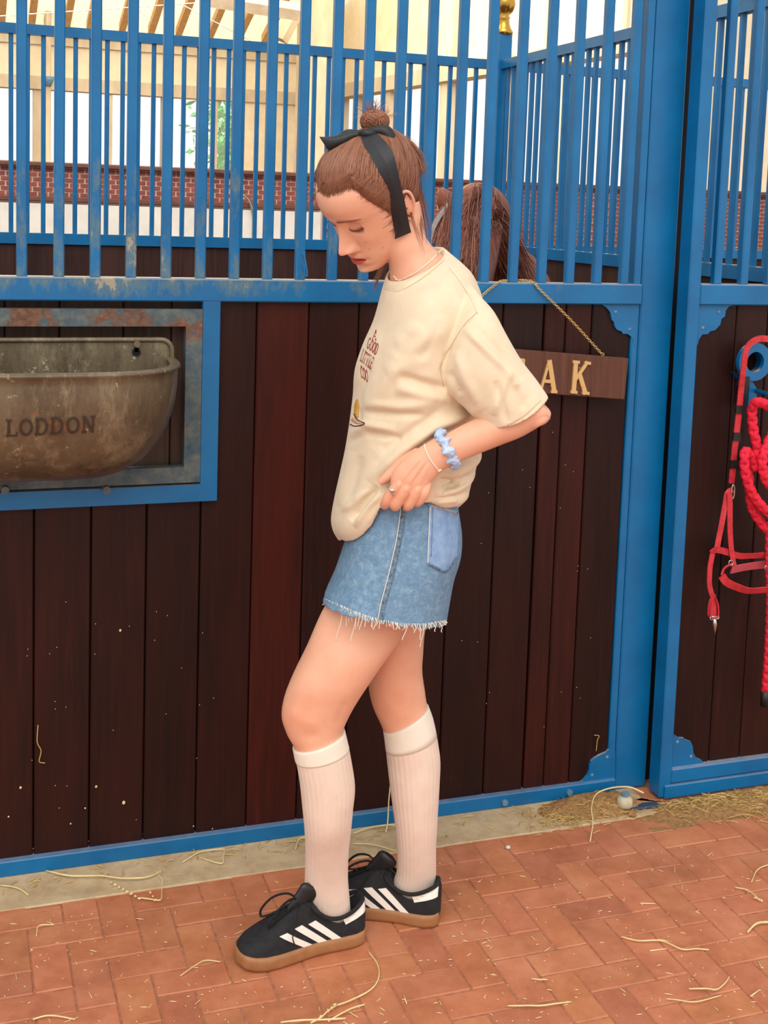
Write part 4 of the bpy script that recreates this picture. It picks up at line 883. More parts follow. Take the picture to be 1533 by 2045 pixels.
blend(front*.8*np.exp(-((al-7.5)/3.2)**2-((u_+53.5)/2.2)**2), (.35, .12, .10))
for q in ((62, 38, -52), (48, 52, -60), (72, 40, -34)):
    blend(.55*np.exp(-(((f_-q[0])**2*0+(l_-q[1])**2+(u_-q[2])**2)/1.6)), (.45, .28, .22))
blend((al > 74)*sm(-(al-82))*.35*(u_ < 16)*(u_ > -44), (1.0, .55, .48))
C_head = C
# ---------------- arms
arm = loft([(880, 610, 925, 585, 2.40, .04), (905, 670, 965, 650, 2.36, .042), (950, 740, 1012, 718, 2.325, .042), (990, 790, 1050, 768, 2.305, .041), (1028, 836, 1080, 800, 2.30, .038), (1050, 856, 1099, 822, 2.30, .034), (1062, 852, 1095, 838, 2.30, .026)], 40)
fore = loft([(1098, 836, 1074, 795, 2.30, .030), (1078, 850, 1040, 790, 2.30, .040), (1040, 872, 1010, 806, 2.298, .038), (1000, 888, 970, 826, 2.294, .035), (950, 908, 925, 848, 2.29, .030), (905, 927, 888, 868, 2.288, .024), (880, 942, 858, 885, 2.286, .021), (862, 962, 830, 900, 2.285, .020)], 40)
palm = loft([(893, 925, 872, 872, 2.288, .023), (868, 950, 838, 893, 2.286, .021), (858, 968, 808, 915, 2.284, .020), (854, 980, 786, 940, 2.283, .019), (850, 990, 779, 962, 2.285, .017), (843, 996, 780, 980, 2.292, .013)], 40)
HP = [G(fore), G(palm)]
def finger(pts, rad): P = np.array([WP(*p) for p in pts]); return tube(smooth_path(P, 5), sp(np.arange(len(rad)), rad, np.linspace(0, len(rad)-1, (len(P)-1)*5+1)), 16)
fing = [
 ([(812, 945, 2.284), (797, 968, 2.276), (780, 986, 2.281), (771, 1003, 2.288), (768, 1008, 2.304), (776, 1000, 2.318)], [.0095, .0112, .0106, .0102, .0092, .008]),
 ([(826, 952, 2.284), (811, 976, 2.273), (799, 995, 2.276), (790, 1009, 2.284), (790, 1010, 2.300), (798, 1001, 2.314)], [.0095, .0112, .0107, .0106, .0094, .008]),
 ([(842, 956, 2.284), (832, 979, 2.273), (824, 996, 2.276), (815, 1009, 2.284), (813, 1010, 2.300), (820, 1001, 2.314)], [.0095, .0108, .0104, .0102, .0092, .008]),
 ([(853, 962, 2.286), (848, 982, 2.276), (842, 995, 2.279), (834, 1003, 2.286), (832, 1003, 2.300), (838, 995, 2.312)], [.009, .0098, .0093, .009, .0084, .0072]),
 ([(838, 905, 2.290), (810, 922, 2.296), (788, 940, 2.300), (772, 953, 2.302), (758, 964, 2.304)], [.013, .0135, .0115, .0098, .0066])]
for p, r in fing: HP.append(finger(p, r))
av, af, an = fused([G(arm)]+HP, .0013, 3)
# tendons, knuckle dimples
av = folds(av, an, [([(797, 966), (840, 915)], 3.5, 1.1), ([(812, 972), (850, 918)], 3.5, 1.1), ([(832, 974), (858, 925)], 3.5, .9), ([(804, 962), (845, 915)], 3, -.7), ([(823, 966), (855, 920)], 3, -.7), ([(790, 966), (800, 972)], 5, 1.0), ([(806, 976), (814, 980)], 5, 1.1), ([(828, 978), (836, 982)], 5, 1.1)])
pa = proj(av); hm = np.exp(-((pa[:, 0]-805)**2+(pa[:, 1]-985)**2)/1400.); C_arm = np.ones((len(av), 3))*(1-hm[:, None]*.35)+np.array([1.0, .80, .72])*hm[:, None]*.35
# right arm (far side of the body, mostly hidden)
rarm = loft([(868, 640, 905, 632, 2.60, .028), (868, 685, 922, 675, 2.655, .038), (868, 740, 925, 740, 2.675, .04), (862, 820, 912, 820, 2.67, .036), (850, 900, 895, 900, 2.66, .030), (838, 960, 872, 960, 2.65, .024), (826, 1000, 868, 1000, 2.648, .018), (818, 1030, 866, 1030, 2.646, .016)], 32)
RP = [G(rarm)]
for k, x in enumerate((822, 834, 846, 858)): RP.append(finger([(x+2, 1020, 2.646), (x, 1050, 2.645), (x-2, 1078, 2.64), (x-6, 1098-abs(k-1.5)*5, 2.63)], [.0085, .0088, .008, .006]))
RP.append(finger([(826, 1000, 2.64), (812, 1022, 2.63), (806, 1045, 2.625)], [.011, .010, .007]))
rv, rf, rn = fused(RP, .003, 3)
# ---------------- trunk and legs
trunk = loft([(795, 575, 885, 545, 2.48, .06), (785, 640, 925, 610, 2.49, .12), (742, 720, 935, 700, 2.49, .13), (730, 820, 925, 800, 2.49, .12), (722, 900, 915, 890, 2.49, .115), (712, 980, 905, 990, 2.49, .14), (700, 1060, 900, 1060, 2.49, .15), (698, 1130, 885, 1130, 2.49, .15), (720, 1190, 870, 1180, 2.49, .11)], 48)
legN = loft([(712, 1080, 868, 1080, 2.455, .070), (690, 1150, 845, 1150, 2.45, .070), (642, 1222, 806, 1262, 2.445, .070), (612, 1290, 776, 1308, 2.43, .072), (583, 1350, 745, 1352, 2.42, .069), (567, 1392, 720, 1390, 2.42, .063), (562, 1430, 701, 1422, 2.42, .058), (572, 1462, 688, 1450, 2.42, .054), (588, 1492, 684, 1472, 2.42, .051), (597, 1530, 697, 1515, 2.42, .052), (604, 1580, 705, 1570, 2.42, .052), (610, 1640, 700, 1630, 2.42, .047), (613, 1700, 693, 1695, 2.445, .038), (614, 1745, 689, 1745, 2.46, .030), (616, 1775, 690, 1780, 2.465, .026), (620, 1805, 694, 1810, 2.468, .024), (625, 1830, 694, 1832, 2.468, .022)], 48)
legF = loft([(735, 1080, 895, 1080, 2.56, .075), (735, 1150, 880, 1150, 2.56, .077), (738, 1240, 850, 1250, 2.56, .072), (732, 1300, 845, 1300, 2.56, .068), (734, 1350, 843, 1340, 2.56, .062), (737, 1382, 848, 1378, 2.56, .057), (746, 1415, 852, 1405, 2.56, .053), (762, 1450, 860, 1430, 2.56, .050), (769, 1475, 868, 1458, 2.56, .051), (776, 1520, 875, 1512, 2.56, .052), (783, 1580, 874, 1570, 2.555, .050), (791, 1640, 870, 1640, 2.555, .044), (796, 1700, 867, 1700, 2.565, .036), (796, 1740, 866, 1740, 2.575, .030), (792, 1765, 866, 1768, 2.58, .027), (790, 1790, 866, 1792, 2.58, .024)], 48)
tv, tf, tn = fused([G(trunk), G(legN), G(legF)], .0042, 4)
tv = folds(tv, tn, [([(575, 1415), (600, 1440), (640, 1445)], 14, 2.2), ([(690, 1400), (672, 1450)], 8, -2.0), ([(600, 1470), (640, 1472)], 10, -1.5), ([(770, 1410), (800, 1425), (830, 1418)], 14, 1.5)])
kp = proj(tv); kk = .5*np.exp(-((kp[:, 0]-595)**2+(kp[:, 1]-1430)**2)/1300.)+.4*np.exp(-((kp[:, 0]-775)**2+(kp[:, 1]-1415)**2)/1300.); C_leg = np.ones((len(tv), 3))*(1-kk[:, None])+np.array([1.0, .80, .70])*kk[:, None]
sets = [(hv, hf, C_head), (av, af, C_arm), (rv, rf, np.ones((len(rv), 3))), (tv, tf, C_leg)]
V = np.concatenate([s_[0] for s_ in sets]); F = []; n = 0
for s_ in sets: F += [tuple(i+n for i in q) for q in s_[1]]; n += len(s_[0])
body = mesh('body', V, F, SKIN, PS, True); colattr(body.data, np.concatenate([s_[2] for s_ in sets]))

# ---------------- skirt
def shell(outer, th, depth_rows):
    """closed skin: outer rows, then back up inside by th for the last depth_rows rows"""
    c = outer.mean(1, keepdims=True); inner = c+(outer-c)*(1-th/np.linalg.norm(outer-c, axis=2, keepdims=True)); return np.concatenate([outer, inner[::-1][:depth_rows]])
sk = loft([(712, 935, 905, 940, 2.49, .15), (704, 985, 911, 990, 2.49, .163), (698, 1030, 916, 1025, 2.49, .170), (687, 1085, 921, 1065, 2.49, .175), (678, 1115, 918, 1105, 2.49, .178), (664, 1155, 905, 1150, 2.49, .180), (652, 1182, 897, 1195, 2.49, .182), (645, 1200, 890, 1240, 2.49, .184)], 120, 8, .78)
# scalloped cut hem: near side hangs lower
m_, n_ = sk.shape[:2]; a = np.linspace(0, 2*np.pi, n_, endpoint=False); w = np.linspace(0, 1, m_)**3
drop = (np.clip(-np.sin(a), 0, 1)**.6*-.036-np.clip(np.sin(a), 0, 1)*.01+.002*np.sin(a*17)+.0015*np.sin(a*31+1))
sk[:, :, 2] -= w[:, None]*drop[None]
V, F = G(shell(sk, .003, m_-3)); sv_, sn_ = np.array(V), None
bm = bmesh.new(); vs = [bm.verts.new(v) for v in V]; [bm.faces.new([vs[i] for i in f]) for f in F]; bmesh.ops.recalc_face_normals(bm, faces=bm.faces); bm.normal_update(); sn_ = np.array([v.normal[:] for v in bm.verts]); F2 = [tuple(v.index for v in f.verts) for f in (bm.verts.index_update() or bm.faces)]; bm.free()
V = folds(sv_, sn_, [([(700, 1120), (760, 1130)], 8, -1.8), ([(680, 1150), (740, 1165)], 10, 1.8), ([(830, 1040), (810, 1150), (800, 1240)], 16, 2.5), ([(720, 1060), (770, 1075)], 7, -1.5), ([(715, 1180), (700, 1220)], 9, 2)])
skirt = mesh('skirt', V, F2, DENIM, PS, True); skb = bvh(skirt)
def onto(tree, px, py, lift=.0006, default=2.33):
    v = ray(px, py); v = v/np.linalg.norm(v); hit = tree.ray_cast(Vector(CAM), Vector(v))[0]
    p = np.array(hit) if hit else WP(px, py, default); return p-v*lift
def decal(tree, pts, w, th, name, mat, parent, k=6, lift=.0008, **kw):   # strip lying on a surface along a measured line
    P = smooth_path([(x, y, 0) for x, y in pts], k)[:, :2]; T = np.gradient(P, axis=0); T /= np.linalg.norm(T, axis=1)[:, None]; Nn = np.stack([-T[:, 1], T[:, 0]], 1); w = np.ones(len(P))*w if np.isscalar(w) else np.interp(np.linspace(0, 1, len(P)), np.linspace(0, 1, len(w)), w)
    V = []
    for p, nn, ww in zip(P, Nn, w):
        for s in (-1, 0, 1): V.append(onto(tree, *(p+nn*ww*s), lift+th))
        for s in (1, 0, -1): V.append(onto(tree, *(p+nn*ww*s), lift-.0006))
    F = [(i*6+j, i*6+(j+1) % 6, (i+1)*6+(j+1) % 6, (i+1)*6+j) for i in range(len(P)-1) for j in range(6)]+[(5, 4, 3, 2, 1, 0), tuple((len(P)-1)*6+j for j in range(6))]
    return mesh(name, V, F, mat, parent, True, **kw)
def patch(tree, fn, nu, nv, th, name, mat, parent, lift=.0008, **kw):    # fn(u,v)->photo point ; thick patch on a surface
    g1 = [[onto(tree, *fn(i/nu, j/nv), lift+th) for j in range(nv+1)] for i in range(nu+1)]; g0 = [[onto(tree, *fn(i/nu, j/nv), lift-.0008) for j in range(nv+1)] for i in range(nu+1)]
    V = [p for r_ in g1 for p in r_]+[p for r_ in g0 for p in r_]; n = (nu+1)*(nv+1); ix = lambda i, j: i*(nv+1)+j
    F = [(ix(i, j), ix(i+1, j), ix(i+1, j+1), ix(i, j+1)) for i in range(nu) for j in range(nv)]; F += [tuple(n+q for q in f[::-1]) for f in F]
    rim = [(i, 0) for i in range(nu)]+[(nu, j) for j in range(nv)]+[(i, nv) for i in range(nu, 0, -1)]+[(0, j) for j in range(nv, 0, -1)]
    for a, b in zip(rim, rim[1:]+rim[:1]): F.append((ix(*b), ix(*a), n+ix(*a), n+ix(*b)))
    return mesh(name, V, F, mat, parent, False, **kw)
decal(skb, [(806, 1008), (800, 1060), (790, 1110), (778, 1160), (766, 1205), (759, 1243)], 5.2, .0014, 'side_seam', DENIMD, skirt, label='dark flat felled side seam')
decal(skb, [(800.5, 1008), (794.5, 1060), (784.5, 1110), (772.5, 1160), (760.5, 1205), (753.5, 1243)], .8, .0022, 'stitching', THREAD, skirt)
pk = [(858, 1004), (919, 1022), (853, 1128), (916, 1112)]
def pfn(u, v):
    x0, y0 = 858-5*v, 1004+124*v; x1, y1 = 916-3*v*1.0, 1024+86*v
    x = x0+(x1-x0)*u; y = y0+(y1-y0)*u
    if v > .84: y += (v-.84)/.16*np.interp(u, [0, .62, 1], [0, 24, 4])
    return x, y
pock = patch(skb, pfn, 10, 14, .0022, 'back_pocket', simple('light_pocket_denim', srgb(118, 152, 196), srgb(148, 180, 216), 60, .9, .4), skirt, label='pale blue back pocket')
e1 = [pfn(0, v) for v in np.linspace(0, 1, 8)]; decal(skb, [(x+.6, y) for x, y in e1], .8, .0030, 'stitching', THREAD, pock)
decal(skb, [(x+7, y+1) for x, y in e1[:-1]], .6, .0032, 'stitching', DENIMD, pock)
decal(skb, [(858, 1008), (880, 1014), (905, 1022), (915, 1026)], 3.4, .0036, 'stitching', simple('pocket_hem_denim', srgb(120, 140, 170), srgb(200, 208, 220), 200, .9, .4), pock, label='stitched pocket hem')
decal(skb, [(854, 1124), (872, 1134), (889, 1141), (900, 1130), (913, 1112)], 2.6, .0032, 'stitching', DENIMD, pock)
decal(skb, [(857, 998), (857, 1010)], 3.2, .004, 'belt_loop', DENIM, skirt)
# frayed hem threads
m = MB()
hem = [(645, 1199), (680, 1213), (700, 1222), (730, 1233), (757, 1241), (800, 1250), (850, 1250), (890, 1243)]
hx = np.array(hem, float)
def thread(x, L, dx, curl=0.0, r=.0007):
    y = np.interp(x, hx[:, 0], hx[:, 1]); p = [onto(skb, x, y-5, .0015)]
    for k in range(1, 6): t = k/5; p.append(WP(x+dx*t+curl*math.sin(t*5)*4, y+L*t-3-abs(curl)*6*t*t, 2.315+.002*k)) 
    d0 = p[0]@DV; P = [p[0]]+[CAM+(q-CAM)*((d0-.001+.0)/(q@DV)) for q in p[1:]]; m.tube(smooth_path(P, 3), r, 4)
for x, L, dx, cu in [(683, 72, -10, .6), (688, 40, 5, .3), (693, 30, 6, .5), (700, 22, 3, 0), (712, 62, -12, .3), (708, 38, 4, .4), (718, 26, -4, 0), (724, 32, -6, .3), (731, 22, -3, 0), (738, 26, 8, .5), (744, 18, -3, 0), (750, 24, -3, .4), (756, 20, 2, .3), (784, 14, 2, 0), (788, 18, 6, .8), (793, 10, 4, 0), (812, 34, -8, .4), (826, 22, 4, .8), (836, 34, 5, .5), (845, 48, -5, .4), (848, 20, -8, 1), (856, 14, 3, .8), (862, 22, 10, .9), (868, 16, -4, 1.1), (874, 26, 12, 1.0), (880, 16, 8, 1.4), (885, 10, 5, 1.6), (888, 18, -6, 1.2), (648, 14, -2, .5), (653, 9, 2, .3), (664, 8, -2, 0)]: thread(x, L, dx, cu, .0009)
for x in np.linspace(647, 889, 90): thread(x+RNG.normal(), RNG.uniform(5, 12), RNG.normal()*3, 0, .0006)
m.build('frayed_threads', THREAD, skirt, True, kind='stuff')

# ---------------- t-shirt
tor = [(770, 552, 890, 500, 2.475, .085), (763, 575, 925, 528, 2.48, .12), (757, 598, 948, 556, 2.485, .165), (745, 640, 966, 610, 2.49, .192), (724, 688, 966, 668, 2.49, .196), (708, 738, 960, 728, 2.49, .196), (704, 790, 956, 782, 2.49, .194), (697, 845, 958, 832, 2.49, .190), (688, 900, 957, 880, 2.49, .188), (677, 950, 952, 922, 2.49, .186), (667, 995, 942, 955, 2.49, .184), (661, 1030, 936, 980, 2.49, .183), (664, 1056, 928, 996, 2.49, .182), (676, 1078, 914, 1010, 2.49, .178)]
ts = loft(tor, 96, 5)
m_, n_ = ts.shape[:2]; a = np.linspace(0, 2*np.pi, n_, endpoint=False); pxs = proj(ts[-1])
hemy = np.interp(pxs[:, 0], [660, 672, 690, 706, 722, 740, 752, 762, 775, 850, 880, 912, 925, 940], [1052, 1074, 1081, 1079, 1068, 1048, 1022, 1003, 999, 1000, 1008, 1013, 1004, 985])
wv = np.clip((np.linspace(0, 1, m_)-.55)/.45, 0, 1)**1.6; nearw = np.clip(-np.sin(a)*3, 0, 1)
for j in range(n_):
    if nearw[j] <= 0: continue
    dz = (hemy[j]-pxs[j, 1])/FPX*2.35*-1*nearw[j]
    ts[:, j, 2] += wv*dz
wc = np.exp(-np.arange(m_)/4.0); ts[:, :, 2] -= wc[:, None]*(.020*np.sin(-np.linspace(0, 2*np.pi, n_, endpoint=False)))[None]
tsh = shell(ts, .0045, 26)
# open the neck the same way
nk = tsh[0]; c = nk.mean(0); d_ = nk-c; inn = [c+d_*(1-.005/np.linalg.norm(d_, axis=1, keepdims=True))+np.array([0, 0, -.001]), c+d_*(1-.006/np.linalg.norm(d_, axis=1, keepdims=True))+np.array([0, 0, -.020])+DV*0, c+d_*.80+np.array([0, 0, -.045])]
tsh = np.concatenate([np.array(inn[::-1]), tsh])
slv = loft([(868, 640, 935, 560, 2.42, .06), (876, 720, 958, 590, 2.36, .075), (884, 772, 986, 622, 2.335, .078), (908, 797, 1011, 668, 2.325, .076), (936, 822, 1040, 718, 2.32, .073), (955, 842, 1070, 757, 2.315, .070), (964, 856, 1095, 793, 2.31, .066)], 64, 6)
m2_ = slv.shape[0]; a = np.linspace(0, 2*np.pi, 64, endpoint=False); wv = np.linspace(0, 1, m2_)**4
ax = (WP(1027, 826, 2.31)-WP(985, 740, 2.31)); ax /= np.linalg.norm(ax); slv += (wv[:, None]*(np.clip(-np.sin(a), 0, 1)*.006+.002*np.sin(3*a))[None])[:, :, None]*ax
slv = shell(slv, .0045, 22)
slr = loft([(850, 620, 915, 585, 2.59, .06), (852, 680, 935, 655, 2.655, .066), (856, 740, 940, 728, 2.685, .064), (860, 805, 938, 795, 2.695, .061)], 64, 6)
slr = shell(slr, .0045, 14)
gath = []                                   # bunched cloth above the hip at the back, and the lobe pulled by the hand
for pts, r in [([(872, 985, 2.335), (900, 978, 2.35), (930, 955, 2.38), (944, 935, 2.44)], .017), ([(862, 1000, 2.33), (892, 1000, 2.345), (920, 990, 2.38), (930, 975, 2.45)], .016), ([(880, 950, 2.33), (915, 938, 2.345), (946, 915, 2.38), (952, 895, 2.44)], .016),
               ([(768, 985, 2.322), (745, 1003, 2.34), (715, 1040, 2.37), (690, 1062, 2.42)], .015), ([(770, 972, 2.325), (738, 985, 2.345), (700, 1012, 2.38), (675, 1030, 2.44)], .014)]:
    P = smooth_path([WP(*p) for p in pts], 5); gath.append(tube(P, r*np.sin(np.linspace(.35, np.pi-.35, len(P))), 12))
sv2, sf2, sn2 = fused([G(tsh), G(slv), G(slr)]+gath, .0026, 6, .6)
FL = [([(893, 778), (836, 764), (795, 750)], 9, -8), ([(905, 800), (850, 790), (790, 775)], 12, 5), ([(722, 821), (790, 828), (852, 829)], 7, -5), ([(730, 806), (800, 812), (870, 806)], 10, 3.5),
      ([(692, 888), (728, 864), (787, 873), (800, 880)], 7, -6), ([(700, 872), (728, 848), (790, 858)], 10, 5), ([(965, 815), (868, 853), (797, 905), (738, 962)], 11, 7), ([(950, 842), (872, 872), (806, 918)], 8, -6), ([(880, 818), (820, 862), (760, 900)], 10, -4),
      ([(900, 640), (823, 700), (742, 800), (722, 850)], 18, 6), ([(738, 715), (719, 775), (712, 815), (720, 850)], 8, -9), ([(757, 660), (740, 700), (722, 740)], 10, 2), ([(860, 600), (800, 680), (770, 740)], 16, 3), ([(880, 640), (840, 720)], 10, -3),
      ([(754, 971), (728, 1000), (700, 1040)], 7, -7), ([(762, 985), (735, 1015), (708, 1052)], 6, 5), ([(700, 900), (682, 960), (676, 1010)], 10, 4), ([(720, 910), (705, 970), (690, 1010)], 9, -3),
      ([(876, 958), (900, 966), (920, 965)], 5, -10), ([(868, 990), (905, 980), (933, 962)], 6, 6), ([(862, 940), (885, 930), (945, 905)], 8, 5), ([(868, 1003), (900, 1000), (915, 1000)], 5, 4), ([(880, 975), (915, 972), (938, 955)], 4, -6),
      ([(927, 655), (970, 700), (1008, 736), (1050, 795)], 8, 5), ([(945, 650), (1000, 705), (1040, 760)], 8, -3.5), ([(990, 760), (1000, 800), (1012, 845)], 8, -3.5), ([(1018, 735), (1000, 790), (985, 830)], 9, 4), ([(910, 700), (930, 760), (965, 820)], 11, 4), ([(895, 740), (920, 790)], 8, -4), ([(1030, 770), (1045, 820)], 7, -3),
      ([(953, 622), (925, 650), (905, 682), (888, 712), (880, 738), (888, 776)], 2.6, -3.2), ([(896, 532), (925, 570), (952, 620)], 2.4, -1.8), ([(972, 862), (1010, 855), (1050, 832), (1083, 800)], 2.0, -1.4),
      ([(767, 577), (788, 581), (810, 574), (840, 556), (866, 536), (892, 514)], 2.2, -2.2), ([(766, 568), (786, 572), (807, 566), (836, 549), (862, 530), (890, 507)], 6, 1.6)]
for _ in range(26):
    x, y = RNG.uniform(720, 930), RNG.uniform(620, 960); a_ = RNG.uniform(.3, 1.2); L = RNG.uniform(45, 95); FL.append(([(x, y), (x-math.cos(a_)*L, y+math.sin(a_)*L)], RNG.uniform(9, 14), RNG.uniform(-1.6, 1.6)))
FL = [(p_, w_, a_*(1.45 if w_ > 3 else 1.3)) for p_, w_, a_ in FL]
sv2 = folds(sv2, sn2, FL)
shirt = mesh('t_shirt', sv2, sf2, SHIRT, PS, True); shb = bvh(shirt)
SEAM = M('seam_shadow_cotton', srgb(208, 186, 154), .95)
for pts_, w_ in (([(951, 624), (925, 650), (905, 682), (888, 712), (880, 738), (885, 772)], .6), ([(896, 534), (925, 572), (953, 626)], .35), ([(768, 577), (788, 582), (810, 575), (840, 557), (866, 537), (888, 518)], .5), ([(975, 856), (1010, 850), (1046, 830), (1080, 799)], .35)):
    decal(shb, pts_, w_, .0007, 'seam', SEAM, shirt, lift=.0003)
PRINT = M('maroon_print', srgb(156, 62, 62), .8); LINES = [('A', (743, 677), (9, 3.5), (4, -20)), ('GOOD', (731, 694), (20, 16), (6, -21)), ('LITTLE', (718, 720), (23, 18.5), (7, -23)), ('COO', (720, 753), (15, 12), (-1, -24))]
m = MB()
for word, o0, ex, ey in LINES:
    wdt = {'I': .45, 'A': .95, 'O': .85, 'D': .85, 'G': .9, 'L': .85, 'T': .98, 'E': .9, 'C': .8}; tot = sum(wdt[c_] for c_ in word); x = 0
    for ch in word:
        def f(u, v, h): return onto(shb, o0[0]+ex[0]*(x+u)/tot+ey[0]*v, o0[1]+ex[1]*(x+u)/tot+ey[1]*v, .0005+h*.0007)
        q = letter_mesh(ch, .17, f); m.add(q.V, q.F); x += wdt[ch]
m.build('chest_print', PRINT, shirt, label='maroon lettering A GOOD LITTLE COO down the chest')
YEL = M('mustard_print', srgb(196, 148, 62), .85); BRN = M('brown_print', srgb(80, 54, 50), .85); PNK = M('beige_print', srgb(206, 164, 132), .85)
decal(shb, [(713, 797), (712, 810), (711, 826), (714, 834)], [2, 5, 5, 2], .0006, 'printed_picture', YEL, shirt)
decal(shb, [(702, 836), (712, 842), (722, 846)], [4, 5, 2], .0006, 'printed_picture', PNK, shirt)
decal(shb, [(706, 826), (712, 837), (722, 843), (727, 845), (722, 849), (708, 851), (698, 847)], 1.2, .0009, 'printed_picture', BRN, shirt)

# ---------------- socks
def sock(rows_all, i0, name_):
    rows = rows_all[i0:]; c = rows.mean(1, keepdims=True); dd = rows-c; n = np.linalg.norm(dd, axis=2, keepdims=True); a = np.linspace(0, 2*np.pi, rows.shape[1], endpoint=False)
    rib = (.0035+.00028*np.cos(a*30))[None, :, None]; o = c+dd*(1+rib/n); V, F = G(shell(o, .0012, 1)); so_ = mesh('sock', V, F, SOCK, PS, True); return so_, o
legN2 = loft([(588, 1491, 685, 1462, 2.42, .0515), (592, 1512, 691, 1488, 2.42, .0518), (597, 1530, 697, 1515, 2.42, .052), (604, 1580, 705, 1570, 2.42, .052), (610, 1640, 700, 1630, 2.42, .047), (613, 1700, 693, 1695, 2.445, .038), (612, 1745, 691, 1745, 2.46, .031), (611, 1775, 693, 1780, 2.465, .027), (608, 1805, 696, 1812, 2.468, .025), (615, 1835, 696, 1838, 2.468, .022)], 180, 5)
legF2 = loft([(768, 1456, 852, 1412, 2.56, .0505), (772, 1485, 863, 1445, 2.56, .051), (776, 1520, 875, 1512, 2.56, .052), (783, 1580, 874, 1570, 2.555, .050), (791, 1640, 870, 1640, 2.555, .044), (796, 1700, 867, 1700, 2.565, .037), (795, 1740, 867, 1740, 2.575, .031), (787, 1765, 868, 1768, 2.58, .028), (784, 1800, 870, 1802, 2.58, .025)], 180, 5)
for L_ in (legN2, legF2):
    # tops curve: dip toward the viewer
    a = np.linspace(0, 2*np.pi, 180, endpoint=False); w = np.exp(-np.arange(L_.shape[0])/6.0); L_[:, :, 2] += w[:, None]*(np.clip(-np.sin(a), 0, 1)*.001)[None]
    so_, o = sock(L_, 0, 's'); cu = L_[:8]; c = cu.mean(1, keepdims=True); dd = cu-c; n = np.linalg.norm(dd, axis=2, keepdims=True); cu = c+dd*(1+.0043/n); V, F = G(shell(cu, .0012, 8)); mesh('cuff', V, F, CUFF, so_, True, label='smooth plain knit cuff')

